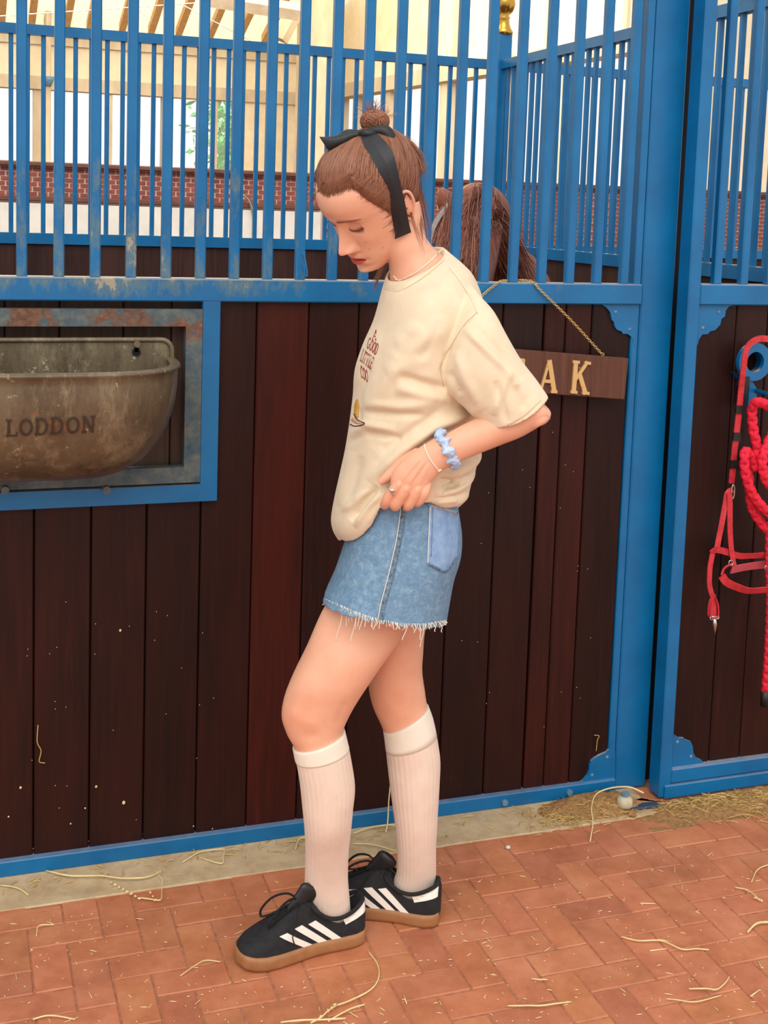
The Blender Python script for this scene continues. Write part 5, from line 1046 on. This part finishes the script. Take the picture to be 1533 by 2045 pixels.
# ---------------- shoes
def shoe(heel, yaw, side, s=1.0):
    """heel: ground point under the heel; yaw: toe direction; side: +1 shows its left flank"""
    t = np.array([math.cos(yaw), math.sin(yaw), 0]); lf = np.array([-math.sin(yaw), math.cos(yaw), 0]); H = np.array([heel[0], heel[1], 0.0])
    L2 = lambda P: H+np.asarray(P)[..., 0:1]*.001*s*t+np.asarray(P)[..., 1:2]*.001*s*lf+np.asarray(P)[..., 2:3]*.001*s*UP
    xk = [0, 6, 20, 50, 90, 130, 170, 205, 235, 258, 272, 278]
    wl = [16, 26, 34, 37, 35, 37, 43, 47, 46, 38, 24, 6]; wr = [16, 26, 34, 36, 33, 34, 42, 47, 45, 36, 22, 6]
    x = np.linspace(0, 278, 60); WL = sp(xk, wl, x); WR = sp(xk, wr, x); toe = 2.0*np.clip((x-215)/60, 0, 1)**2*4
    n = 40
    # sole
    def outline(off, z, zt=0): return [(xx if i else xx, w_+off, z+tz*zt) for i, (xx, w_, tz) in enumerate(zip(x, WL, toe))]+[(xx, -(w_+off), z+tz*zt) for xx, w_, tz in zip(x[::-1], WR[::-1], toe[::-1])]
    rows = [outline(-5, 0, 1), outline(0, 1.5, 1), outline(2, 8, 1), outline(2.5, 20, .8), outline(1.5, 29, .6), outline(-1, 30, .6)]
    rows = np.array(rows, float); rows[:, :, 2] += 0; V = L2(rows.reshape(-1, 3)); k = rows.shape[1]; sl = (V, grid_faces(len(rows), k))
    # upper: sections across the foot
    ht = sp(xk, [86, 94, 88, 76, 84, 106, 94, 78, 64, 52, 38, 24], x) ; R_ = []
    a = np.linspace(0, np.pi, n//2+1)
    for xx, w1, w2, h in zip(x, WL, WR, ht):
        q = []
        nar = np.interp(xx, [0, 30, 80, 120, 170, 278], [.86, .90, .92, .72, .80, .95])
        for aa in a:
            c, s_ = math.cos(aa), math.sin(aa); w_ = w1 if c > 0 else w2; z = 20+(h-20)*s_**.75
            tz = (z-20)/max(h-20, 1); ww = (w_-1)*(1-(1-nar)*tz**1.2)*np.sign(c)*abs(c)**.62
            q.append((xx+ (8*tz if xx < 30 else 0)*-.2, ww, z))
        q += [(xx, ww, 14) for ww in np.linspace(-w2*.9, w1*.9, n//2-1)]; R_.append(q)
    up = np.array(R_, float); V = L2(up.reshape(-1, 3)); upm = (V, grid_faces(len(x), up.shape[1]))
    v2, f2, n2 = fused([upm], .0022, 4); loc = np.stack([(v2-H)@t, (v2-H)@lf, v2[:, 2]], 1)/(.001*s)
    # foot opening pressed in
    xo, yo, zo = loc.T; op = np.clip(1-(((xo-62)/52)**2+((yo)/29)**2), 0, 1); top = (zo > 58)
    v2 = v2-UP*(np.minimum(1, op*2.2)*top*.026*s)[:, None]
    upo = mesh('shoe', v2, f2, SUEDE, PS, True); tr = bvh(upo)
    mesh('sole', sl[0], sl[1], GUM, upo, True, label='brown gum rubber sole')
    def side_pt(xx, z, sd, lift=.9):
        P0 = L2(np.array([xx, sd*120, z])); dirv = -lf*sd; hit = tr.ray_cast(Vector(P0), Vector(dirv))[0]
        p = np.array(hit) if hit else L2(np.array([xx, sd*30, z])); return p-dirv*.001*lift
    def quad(c0, c1, c2, c3, sd, nm, mat, nu=4, nv=10, **kw):
        g_ = []
        for lift in (1.5, -.6):
            for i in range(nu+1):
                for j in range(nv+1):
                    u, v = i/nu, j/nv; p = (np.array(c0)*(1-u)+np.array(c1)*u)*(1-v)+(np.array(c3)*(1-u)+np.array(c2)*u)*v; g_.append(side_pt(p[0], p[1], sd, lift))
        N_ = (nu+1)*(nv+1); ix = lambda i, j: i*(nv+1)+j; F = [(ix(i, j), ix(i+1, j), ix(i+1, j+1), ix(i, j+1)) for i in range(nu) for j in range(nv)]; F += [tuple(N_+q for q in f[::-1]) for f in F]
        rim = [(i, 0) for i in range(nu)]+[(nu, j) for j in range(nv)]+[(i, nv) for i in range(nu, 0, -1)]+[(0, j) for j in range(nv, 0, -1)]
        for a_, b_ in zip(rim, rim[1:]+rim[:1]): F.append((ix(*b_), ix(*a_), N_+ix(*a_), N_+ix(*b_)))
        return mesh(nm, g_, F, mat, upo, **kw)
    for sd in (1, -1):
        for xa, tp in ((62, 72), (93, 71), (126, 64)):
            quad((xa, 29), (xa+19, 29), (xa+72, tp-1), (xa+55, tp+2), sd, 'stripe', WHITEL, label='white leather side stripe')
    for sd in (1, -1): quad((3, 68), (3, 88), (58, 66), (52, 54), sd, 'heel_tab', WHITEL, 4, 12, label='white leather heel tab')
    # tongue
    P = np.array([(172, 0, 76), (152, 0, 94), (136, 0, 110), (124, 0, 124), (116, 0, 136)], float); m = MB(); V, F = tube(L2(smooth_path(P, 4)), np.interp(np.linspace(0, 1, 17), [0, .3, .8, .95, 1], [.012, .020, .024, .020, .012])*s, 18, flat=.42); 
    mm = mesh('tongue', V, F, TONGUE, upo, True, label='black padded tongue')
    # collar padding
    cp_ = [(5, 0, 92), (10, 18, 90), (36, 30, 78), (66, 32, 71), (96, 30, 78), (120, 22, 98)]; cp2 = cp_+[(x_, -y_, z_) for x_, y_, z_ in cp_[::-1]]
    V, F = tube(L2(smooth_path(np.array(cp2, float), 5)), 0.0044*s, 10); mesh('padded_collar', V, F, SUEDE, upo, True)
    m = MB()
    for k in range(6):
        xx = 196-k*12; z = float(np.interp(xx, x, ht)); hw_ = 15
        P = np.array([(xx-5, -hw_, z-7), (xx, -hw_*.5, z+1), (xx+3, 0, z+3.5), (xx, hw_*.5, z+1), (xx-5, hw_, z-7)], float); V, F = tube(L2(smooth_path(P, 3)), .0028*s, 6, flat=.5); m.add(V, F)
    for sg in (1, -1):
        P = np.array([(146, 0, 112), (166, sg*12, 122), (194, sg*22, 114), (216, sg*26, 92), (218, sg*22, 78), (198, sg*14, 84), (164, sg*8, 100), (146, 0, 111)], float); V, F = tube(L2(smooth_path(P, 5)), .0026*s, 6, flat=.5); m.add(V, F)
        P = np.array([(146, 0, 112), (154, sg*20, 102), (164, sg*36, 84), (174, sg*46, 62), (170, sg*49, 46)], float); V, F = tube(L2(smooth_path(P, 5)), .0024*s, 6, flat=.5); m.add(V, F)
    V, F = ball(L2(np.array([146., 0, 111])), .007*s); m.add(V, F)
    m.build('laces', LACE, upo, True)
    return upo
TO = lambda a, b: math.atan2(b[1]-a[1], b[0]-a[0])
h1 = (.818, 2.352); t1_ = (.535, 2.325); shoe(h1, TO(h1, t1_), 1, 1.02)
h2 = (.998, 2.355); t2_ = (.775, 2.49); shoe(h2, TO(h2, t2_), 1, 1.0)

# ---------------- hair, ribbon
def hairline(t):                             # t: angle from face front, 0..pi
    return np.interp(np.degrees(np.abs(t)), [0, 20, 36, 47, 54, 60, 66, 71, 76, 82, 90, 100, 112, 135, 180], [65, 69, 71, 69, 60, 43, 24, 6, -14, -18, -4, 8, -30, -52, -60])
BUN = w2h(WP(750, 268, HD+.005)); BUNC = BUN+np.array([0, 0, 0.]); 
tt = np.linspace(-np.pi, np.pi, 241); vv = np.linspace(0, 1, 60); V = []
for v in vv:
    hl_ = hairline(tt); u = hl_+(96.5-hl_)*v; off = -.5+8.0*np.clip(v*2.2, 0, 1)+.35*np.sin(tt*23)*np.clip(v*5, 0, 1)
    V.append(h2w(head_pts(tt, u, off, False)))
V = np.array(V); inner = []
m_, n_ = V.shape[:2]; cap_c = h2w(np.array([0, 0, 60.])); F = [(i*n_+j, i*n_+j+1, (i+1)*n_+j+1, (i+1)*n_+j) for i in range(m_-1) for j in range(n_-1)]+[tuple((m_-1)*n_+j for j in range(n_-1))]
bodyb0 = BVHTree.FromPolygons([tuple(v) for v in hv], hf)
hair = mesh('hair', V.reshape(-1, 3), F, HAIRB, PS, True); 
hb_ = bvh(hair); hc_ = h2w(np.array([-5, 0, 5.]))
def caphit(dirv, lift):
    best = None
    for tree in (hb_, bodyb0):
        o_ = hc_+dirv*.25; hit = tree.ray_cast(Vector(o_), Vector(-dirv))[0]
        if hit is not None and (best is None or (np.array(hit)-hc_)@dirv > best): best = (np.array(hit)-hc_)@dirv
    return hc_+dirv*(best+lift) if best else None
def strand_mesh(paths, rads, name, parent, mat=HAIR, n=3, **kw):
    V = []; F = []; A = []
    for P, r in zip(paths, rads):
        v, f = tube(P, r, n, False); k = len(V); V += list(v); F += [tuple(k+i for i in q) for q in f]; A += [RNG.uniform(0, 1)]*len(v)
    o = mesh(name, V, F, mat, parent, True, **kw); at = o.data.attributes.new('Strand', 'FLOAT', 'POINT'); at.data.foreach_set('value', np.array(A, np.float32)); return o
def dirn(p): d = p-hc_; return d/np.linalg.norm(d)
paths = []; rads = []; bw3 = h2w(BUN); bd = dirn(bw3)
for i in range(4200):
    t = RNG.uniform(-np.pi, np.pi); 
    if RNG.uniform() < .35: t = RNG.uniform(-.3, 1.9)
    v0 = RNG.uniform(0, .75)**1.7; h0 = hairline(t); p0 = h2w(head_pts(np.array([t]), np.array([h0+(94-h0)*v0-(5*RNG.uniform()**2 if v0 < .15 else 0)-.5]), .8, False))[0]; d0 = dirn(p0)
    w = math.acos(np.clip(d0@bd, -1, 1)); 
    if w < .15: continue
    pts = []; sway = np.cross(d0, bd); sway /= np.linalg.norm(sway)+1e-9; am = RNG.normal()*.016
    end = RNG.uniform(.80, .985) if w > .5 else .95; lf_ = RNG.uniform(.0012, .0030)
    for k in range(11):
        s_ = k/10*end; d = (math.sin((1-s_)*w)*d0+math.sin(s_*w)*bd)/math.sin(w)+sway*am*math.sin(s_*np.pi); d /= np.linalg.norm(d); q = caphit(d, lf_*min(1, .7+k*.3))
        if q is None: q = p0 if k == 0 else pts[-1]+1e-4
        pts.append(q)
    pts[0] = p0; P = np.array(pts)
    for _k in range(2): P[1:-1] = (P[:-2]+2*P[1:-1]+P[2:])/4
    paths.append(smooth_path(P, 2)); r = RNG.uniform(.0004, .0008); rads.append(r*np.interp(np.linspace(0, 1, 21), [0, .15, .9, 1], [.3, 1, 1, .5]))
strand_mesh(paths, rads, 'hair_strands', hair, kind='stuff')
paths = []; rads = []
def loose(pts, r=.0005, jit=0, n=1, lift=.003, surf=True):
    for _ in range(n):
        j = RNG.normal(size=2)*jit; k_ = RNG.uniform(.6, 1.0); Q = smooth_path([(x+j[0]*(.3+k/len(pts)), y+j[1]*(.3+k/len(pts)), dd_) for k, (x, y, dd_) in enumerate(pts)], 4); Q = Q[:max(4, int(len(Q)*k_))]; P = []
        for x, y, dd_ in Q:
            v = ray(x, y); v /= np.linalg.norm(v); z = dd_
            for tree in ((hb_, bodyb0) if surf else ()):
                h = tree.ray_cast(Vector(CAM), Vector(v))[0]
                if h is not None: z = min(z, np.array(h)@DV-lift*RNG.uniform(.3, 1))
            P.append(WP(x, y, z))
        P = np.array(P)
        for _k in range(3): P[1:-1] = (P[:-2]+P[1:-1]+P[2:])/3
        paths.append(P); rads.append(r*np.linspace(1, .35, len(P)))
loose([(828, 330, 2.46), (838, 400, 2.47), (845, 450, 2.46), (850, 495, 2.44)], .0006, 5, 60)
loose([(820, 425, 2.42), (830, 460, 2.42), (840, 490, 2.42), (846, 515, 2.42)], .0004, 4, 8)
loose([(838, 380, 2.48), (850, 420, 2.49), (858, 470, 2.49), (868, 500, 2.48)], .0004, 6, 16)
loose([(772, 500, 2.60), (762, 535, 2.60), (750, 565, 2.60), (746, 590, 2.60)], .0007, 4, 40, surf=False)
loose([(636, 380, 2.46), (627, 390, 2.46), (622, 402, 2.46), (626, 420, 2.46)], .0004, 4, 12)
loose([(645, 366, 2.46), (634, 380, 2.46), (626, 388, 2.46)], .0006, 3, 24)
for x0, y0 in ((668, 378), (685, 370), (700, 366), (712, 376), (720, 390), (735, 402), (750, 411), (762, 421), (771, 432), (776, 446), (781, 460)):
    loose([(x0+34, y0-30, 2.5), (x0+18, y0-12, 2.5), (x0+6, y0-2, 2.5), (x0-7, y0+6, 2.5)], .00038, 5, 22, .0015)
strand_mesh(paths, rads, 'loose_strands', hair, kind='stuff')
# bun with sprouting tips
bc = WP(748, 243, HD+.005); V, F = ball(bc, .001, (27, 26, 22), 40); V = np.array(V); 
V = [tuple(np.array(p)+(np.array(p)-bc)/np.linalg.norm(np.array(p)-bc)*.0022*math.sin(9*math.atan2((p-bc)@UP*1.6, (p-bc)@SV)+30*((p-bc)@DV)*10)) for p in V]
bun = mesh('bun', V, F, HAIRB, hair, True, label='small messy top knot'); paths = []; rads = []
for i in range(620):
    ax_ = RNG.normal(size=3)*np.array([.35, 1, .45]); ax_ /= np.linalg.norm(ax_); e1_ = np.cross(ax_, RNG.normal(size=3)); e1_ /= np.linalg.norm(e1_); e2_ = np.cross(ax_, e1_); a0 = RNG.uniform(0, 6.28); o_ = ax_*RNG.uniform(-.75, .75); sc = math.sqrt(1-o_@o_)*RNG.uniform(.97, 1.08); P = []
    for k in range(10):
        q = a0+k*.24; w_ = o_+(e1_*math.cos(q)+e2_*math.sin(q))*sc; P.append(bc+(SV*w_[0]*27+DV*w_[1]*26+UP*w_[2]*22)*.001)
    paths.append(np.array(P)); rads.append(np.ones(10)*RNG.uniform(.0005, .001))
for i in range(90):
    a = RNG.normal()*.7; L = RNG.uniform(.012, .030); d = SV*math.sin(a)+UP*math.cos(a)+DV*RNG.normal()*.4; p0 = bc+d*.018; P = np.array([p0, p0+d*L*.5+SV*RNG.normal()*.002, p0+d*L+SV*RNG.normal()*.006+UP*.0]); paths.append(smooth_path(P, 3)); rads.append(np.linspace(.0006, .0002, 7))
strand_mesh(paths, rads, 'bun_strands', bun, kind='stuff') if False else strand_mesh(paths, rads, 'bun_strands', hair, kind='stuff')
paths = []; rads = []                         # tuft falling back from the knot
for i in range(380):
    j = RNG.normal(size=3)*np.array([5, 5, .010]); e = RNG.uniform(.6, 1.05)
    base = [(770, 268, 2.445), (800, 275, 2.45), (822, 295, 2.455), (836, 320, 2.46), (842, 345, 2.46)]; P = []
    for k, (x, y, d) in enumerate(base): P.append(WP(x+j[0]*(.4+k*.25)*1.0, y+j[1]*(.5+k*.3)+(3 if k else 0), d+j[2]*(.5+k*.3)))
    P = smooth_path(P, 3); n = max(4, int(len(P)*e)); paths.append(P[:n]); rads.append(RNG.uniform(.0005, .0010)*np.linspace(1, .4, n))
strand_mesh(paths, rads, 'tuft', hair, kind='stuff', label='short tuft of hair falling behind the knot')
rbn = bpy.data.objects.new('hair_ribbon', None); link(rbn, PS); rbn.empty_display_size = .05
ROOTINV[rbn.name] = Matrix.Identity(4)
def rstrip(pts, ws, th=.0012, name='ribbon_tail', tw=0.0):
    P = smooth_path([WP(x, y, d) for x, y, d in pts], 6); wv = np.interp(np.linspace(0, 1, len(P)), np.linspace(0, 1, len(ws)), ws)*.001; T = np.gradient(P, axis=0); T /= np.linalg.norm(T, axis=1)[:, None]
    Nn = -DV[None]*math.cos(tw)+np.cross(T, -DV[None])*math.sin(tw)
    V, F = ribbon(P, Nn, wv, th); o = mesh(name, V, F, RIBB, rbn, False); return o
hq = lambda x, y, l=.004: 0
def headsurf(px, py, lift):
    v = ray(px, py); v = v/np.linalg.norm(v); best = None
    for tree in (hb_, bodyb):
        h = tree.ray_cast(Vector(CAM), Vector(v))[0]
        if h is not None and (best is None or (np.array(h)-CAM)@v < (best-CAM)@v): best = np.array(h)
    if best is None: best = WP(px, py, HD)
    return best-v*lift
bodyb = bvh(body)
L = [(717, 264), (728, 293), (746, 328), (761, 355), (772, 384), (777, 412), (783, 439), (790, 474)]
Rr = [(746, 262), (764, 277), (783, 302), (792, 333), (801, 372), (810, 412), (817, 448), (821, 464)]
Lp = smooth_path([(a, b, 0) for a, b in L], 5)[:, :2]; Rp = smooth_path([(a, b, 0) for a, b in Rr], 5)[:, :2]
Lp[-1] = (788, 478); V = []
dd = []
for i, (a, b) in enumerate(zip(Lp, Rp)):
    t = i/(len(Lp)-1); lift = .004+.004*math.sin(t*5); m0 = (headsurf(*a, 0)@DV+headsurf(*b, 0)@DV)/2; dd.append(min(m0, headsurf(*((a+b)/2), 0)@DV)-.007)
dd = np.array(dd); d0_ = dd.copy()
tq = np.linspace(0, 1, len(dd)); pf = np.polyval(np.polyfit(tq, d0_, 3), tq); dd = pf-max(0, (pf-d0_).max())+.001
for i, (a, b) in enumerate(zip(Lp, Rp)):
    c = (a+b)/2; d = dd[i]
    for (q, o_) in ((a, .001), (c, -.001), (b, .001)): V.append(WP(q[0], q[1], d+o_-.0012))
    for (q, o_) in ((b, .001), (c, -.001), (a, .001)): V.append(WP(q[0], q[1], d+o_+.0004))
F = [(i*6+j, i*6+(j+1) % 6, (i+1)*6+(j+1) % 6, (i+1)*6+j) for i in range(len(Lp)-1) for j in range(6)]+[(5, 4, 3, 2, 1, 0), tuple((len(Lp)-1)*6+j for j in range(6))]
mesh('ribbon_tail', V, F, RIBB, rbn, False, label='long black ribbon tail hanging past the ear')
dk = dd[0]
def loop(outline_top, outline_bot, d0, puff, name):
    A = smooth_path([(a, b, 0) for a, b in outline_top], 5)[:, :2]; B = smooth_path([(a, b, 0) for a, b in outline_bot], 5)[:, :2]; n = min(len(A), len(B)); V = []; k = 12
    for i in range(n):
        t = i/(n-1); a, b = A[i], B[i]
        for j in range(k):
            q = 2*np.pi*j/k; m_ = (1-math.cos(q))/2; p = a*(1-m_)+b*m_; V.append(WP(p[0], p[1], d0+puff*math.sin(q)*math.sin(np.pi*(.08+.84*t))))
    return mesh(name, V, grid_faces(n, k), RIBB, rbn, True)
loop([(728, 262), (705, 262), (680, 268), (655, 273), (637, 273)], [(732, 276), (712, 276), (690, 288), (668, 296), (655, 300)], dk-.002, .010, 'bow_loop')
loop([(726, 266), (712, 259), (694, 258), (678, 266), (668, 272)], [(728, 272), (712, 270), (694, 270), (680, 274), (670, 276)], dk+.012, .012, 'bow_loop')
loop([(730, 258), (752, 251), (772, 250), (786, 262), (791, 280), (793, 300), (801, 314)], [(736, 272), (754, 270), (764, 276), (774, 292), (782, 306), (788, 318), (792, 322)], dk-.006, .013, 'bow_loop')
loop([(716, 262), (726, 257), (740, 257), (752, 262)], [(718, 272), (728, 276), (742, 276), (752, 270)], dk-.010, .012, 'bow_knot')
# ---------------- jewellery
P = []
for x, y in smooth_path([(786, 552, 0), (795, 560, 0), (812, 554, 0), (835, 541, 0), (858, 522, 0), (872, 508, 0), (884, 496, 0)], 5)[:, :2]: P.append(onto(bodyb, x, y, .0012, 2.4))
m = MB(); m.tube(np.array(P), .0011, 6)
for p in P[::3]: V, F = ball(p, .0017, seg=8); m.add(V, F)
m.build('necklace', CORD, PS, True, label='thin cream cord necklace')
P = []
for x, y in smooth_path([(846, 882, 0), (849, 897, 0), (857, 914, 0), (866, 928, 0), (876, 940, 0)], 5)[:, :2]: P.append(onto(bodyb, x, y, .001, 2.27))
P = np.array(P); m = MB(); m.tube(P, .0013, 6); V, F = ball(P[-1], .0028, seg=8); m.add(V, F); V, F = ball(P[-1]+[.004, 0, .001], .002, seg=8); m.add(V, F)
bk = [P[-1]+DV*.02+[.0, 0, .0], WP(866, 925, 2.315), WP(852, 895, 2.31), P[0]+DV*.018]; m.tube(smooth_path([P[-1]]+bk+[P[0]], 4), .0012, 6); m.build('cord_bracelet', CORD, PS, True, label='thin cream cord bracelet')
# ring
rc = WP(783, 979, 2.279); t = WP(776, 990, 2.283)-WP(792, 970, 2.277); t /= np.linalg.norm(t); n1 = np.cross(t, DV); n1 /= np.linalg.norm(n1); n2 = np.cross(t, n1)
m = MB(); q = np.linspace(0, 2*np.pi, 29)[:-1]; V, F = tube(np.array([rc+(n1*math.cos(a)+n2*math.sin(a))*.0116*1.0+t*.0035*math.sin(2*a) for a in q]), .0013, 8, closed=True); m.add(V, F)
pt = onto(bodyb, 783, 980, .0018, 2.27); V, F = ball(pt, .001, (5.5, 2.2, 4.0), 16); m.add(V, F); m.build('finger_ring', SILVER, PS, True, label='silver signet ring on the index finger')
# scrunchie
c0 = WP(893, 896, 2.289); t = WP(940, 877, 2.29)-WP(870, 915, 2.287); t /= np.linalg.norm(t); n1 = np.cross(t, DV); n1 /= np.linalg.norm(n1); n2 = np.cross(t, n1); V = []; nu, nv = 120, 20
for i in range(nu):
    a = 2*np.pi*i/nu; R1 = .0315+.002*math.sin(5*a); d = n1*math.cos(a)*R1*1.02+n2*math.sin(a)*R1*.86; dn = (n1*math.cos(a)+n2*math.sin(a)); gz = .0088+.0024*math.sin(a*9)+.0010*math.sin(a*21+1); sh = t*.0025*math.sin(a*8)
    for j in range(nv):
        b = 2*np.pi*j/nv; rr = gz*(1+.17*math.sin(3*b+a*11)+.08*math.sin(5*b-a*17)); V.append(c0+d+sh+dn*rr*math.cos(b)*.8+t*rr*math.sin(b)*1.05)
F = [(i*nv+j, i*nv+(j+1) % nv, ((i+1) % nu)*nv+(j+1) % nv, ((i+1) % nu)*nv+j) for i in range(nu) for j in range(nv)]
mesh('scrunchie', V, F, SCRUN, PS, True, label='pale blue ruffled satin scrunchie')
# ================================================================== HORSE
hs = thing('horse', 'chestnut horse behind the bars with its head lowered and mane over its neck', 'horse', tuple(onZ(1000, 1100, 0)*[1, 1, 0]))
def tb(pts, rad, flat=None, n=28): P = smooth_path([WP(*p) for p in pts], 5); return tube(P, sp(np.arange(len(rad)), rad, np.linspace(0, len(rad)-1, len(P))), n, True, flat)
hp = [tb([(962, 600, 4.30), (968, 608, 4.55), (972, 612, 4.9), (976, 600, 5.35), (978, 590, 5.7)], [.17, .245, .27, .25, .15]),
      tb([(972, 600, 4.6), (968, 540, 4.5), (962, 480, 4.36), (955, 428, 4.22), (950, 425, 4.12)], [.20, .17, .135, .110, .085]),
      tb([(955, 432, 4.2), (938, 470, 4.05), (922, 560, 3.90), (908, 650, 3.78), (898, 730, 3.70), (893, 770, 3.68)], [.085, .105, .098, .075, .066, .045]),
      tb([(908, 432, 4.17), (893, 405, 4.16), (882, 380, 4.15), (880, 374, 4.15)], [.030, .036, .018, .004]), tb([(985, 440, 4.17), (990, 415, 4.16), (984, 392, 4.15), (983, 386, 4.15)], [.030, .034, .016, .004])]
for x, d in ((915, 4.35), (1005, 4.40)): g0 = onZ(0, 0); hp.append(tb([(x, 680, d), (x, 830, d), (x-3, 960, d-.02), (x, 1120, d), (x, 1240, d), (x-4, 1290, d-.03)], [.10, .068, .048, .036, .040, .055]))
for x, d in ((925, 5.5), (1020, 5.55)): hp.append(tb([(x, 640, d), (x, 760, d-.03), (x+6, 900, d+.10), (x, 1020, d+.04), (x, 1092, d)], [.15, .11, .05, .035, .05]))
xv, xf, xn = fused(hp, .011, 6)
xv = xv[:]; xv[:, 2] = np.maximum(xv[:, 2], .004)
horse = mesh('body', xv, xf, HORSE, hs, True); hob = bvh(horse); paths = []; rads = []
def hon(px, py, lift, fb): return onto(hob, px, py, lift, fb)
def mane(anchor, ends, n, jx, r=.0017, k=7):
    for _ in range(n):
        e = ends[RNG.randint(len(ends))]; a = np.array(anchor, float)+RNG.normal(size=2)*jx; b = np.array(e, float)+RNG.normal(size=2)*jx*1.6; c = (a+b)/2+np.array([(b-a)[1], -(b-a)[0]])*RNG.normal()*.10; P = []; lf_ = RNG.uniform(.010, .022)
        c[1] -= abs(b-a)[0]*.28
        for t in np.linspace(0, 1, k): q = a*(1-t)**2+2*c*t*(1-t)+b*t*t; P.append(hon(q[0], q[1], lf_, 4.1))
        P = np.array(P); dd = P@DV; dm = np.minimum(dd, np.median(dd)+.06); P = CAM+(P-CAM)*(dm/dd)[:, None]
        for _k in range(5): P[1:-1] = (P[:-2]+P[1:-1]*2+P[2:])/4
        paths.append(smooth_path(P, 2)); rads.append(r*RNG.uniform(.6, 1.3)*np.linspace(1, .5, (k-1)*2+1))
mane((962, 380), [(905, 480), (915, 520), (900, 450), (925, 545)], 260, 7)
mane((945, 440), [(905, 520), (930, 560), (950, 545), (915, 480)], 220, 6)
mane((968, 385), [(1010, 500), (1025, 540), (1000, 470), (1045, 570)], 300, 8)
mane((990, 430), [(1045, 540), (1060, 575), (1030, 510)], 160, 8)
mane((905, 395), [(870, 480), (875, 520), (890, 540)], 120, 7)
strand_mesh(paths, rads, 'mane', hs, MANE, kind='stuff')
P = np.array([hon(x, y, .016, 4.1) for x, y in smooth_path([(906, 398, 0), (890, 415, 0), (875, 435, 0), (862, 462, 0), (856, 490, 0)], 5)[:, :2]]); P[:, :] = P
dd = P@DV; dm = np.linspace(dd.min(), dd.min()-.03, len(P)); P = CAM+(P-CAM)*(dm/dd)[:, None]
V, F = ribbon(P, -DV, .0075, .004); mesh('halter_strap', V, F, simple('grey_webbing', srgb(168, 166, 168), srgb(196, 192, 190), 80, .7), hs, label='pale grey halter strap')
for nm, pts in (('tail', [(985, 560, 5.85), (990, 640, 5.95), (990, 800, 5.95), (985, 950, 5.93)]),):
    V, F = tube(smooth_path([WP(*p) for p in pts], 5), [.03]*4+[.05]*8+[.02]*4, 12); mesh(nm, V, F, HAIRB, hs, True)
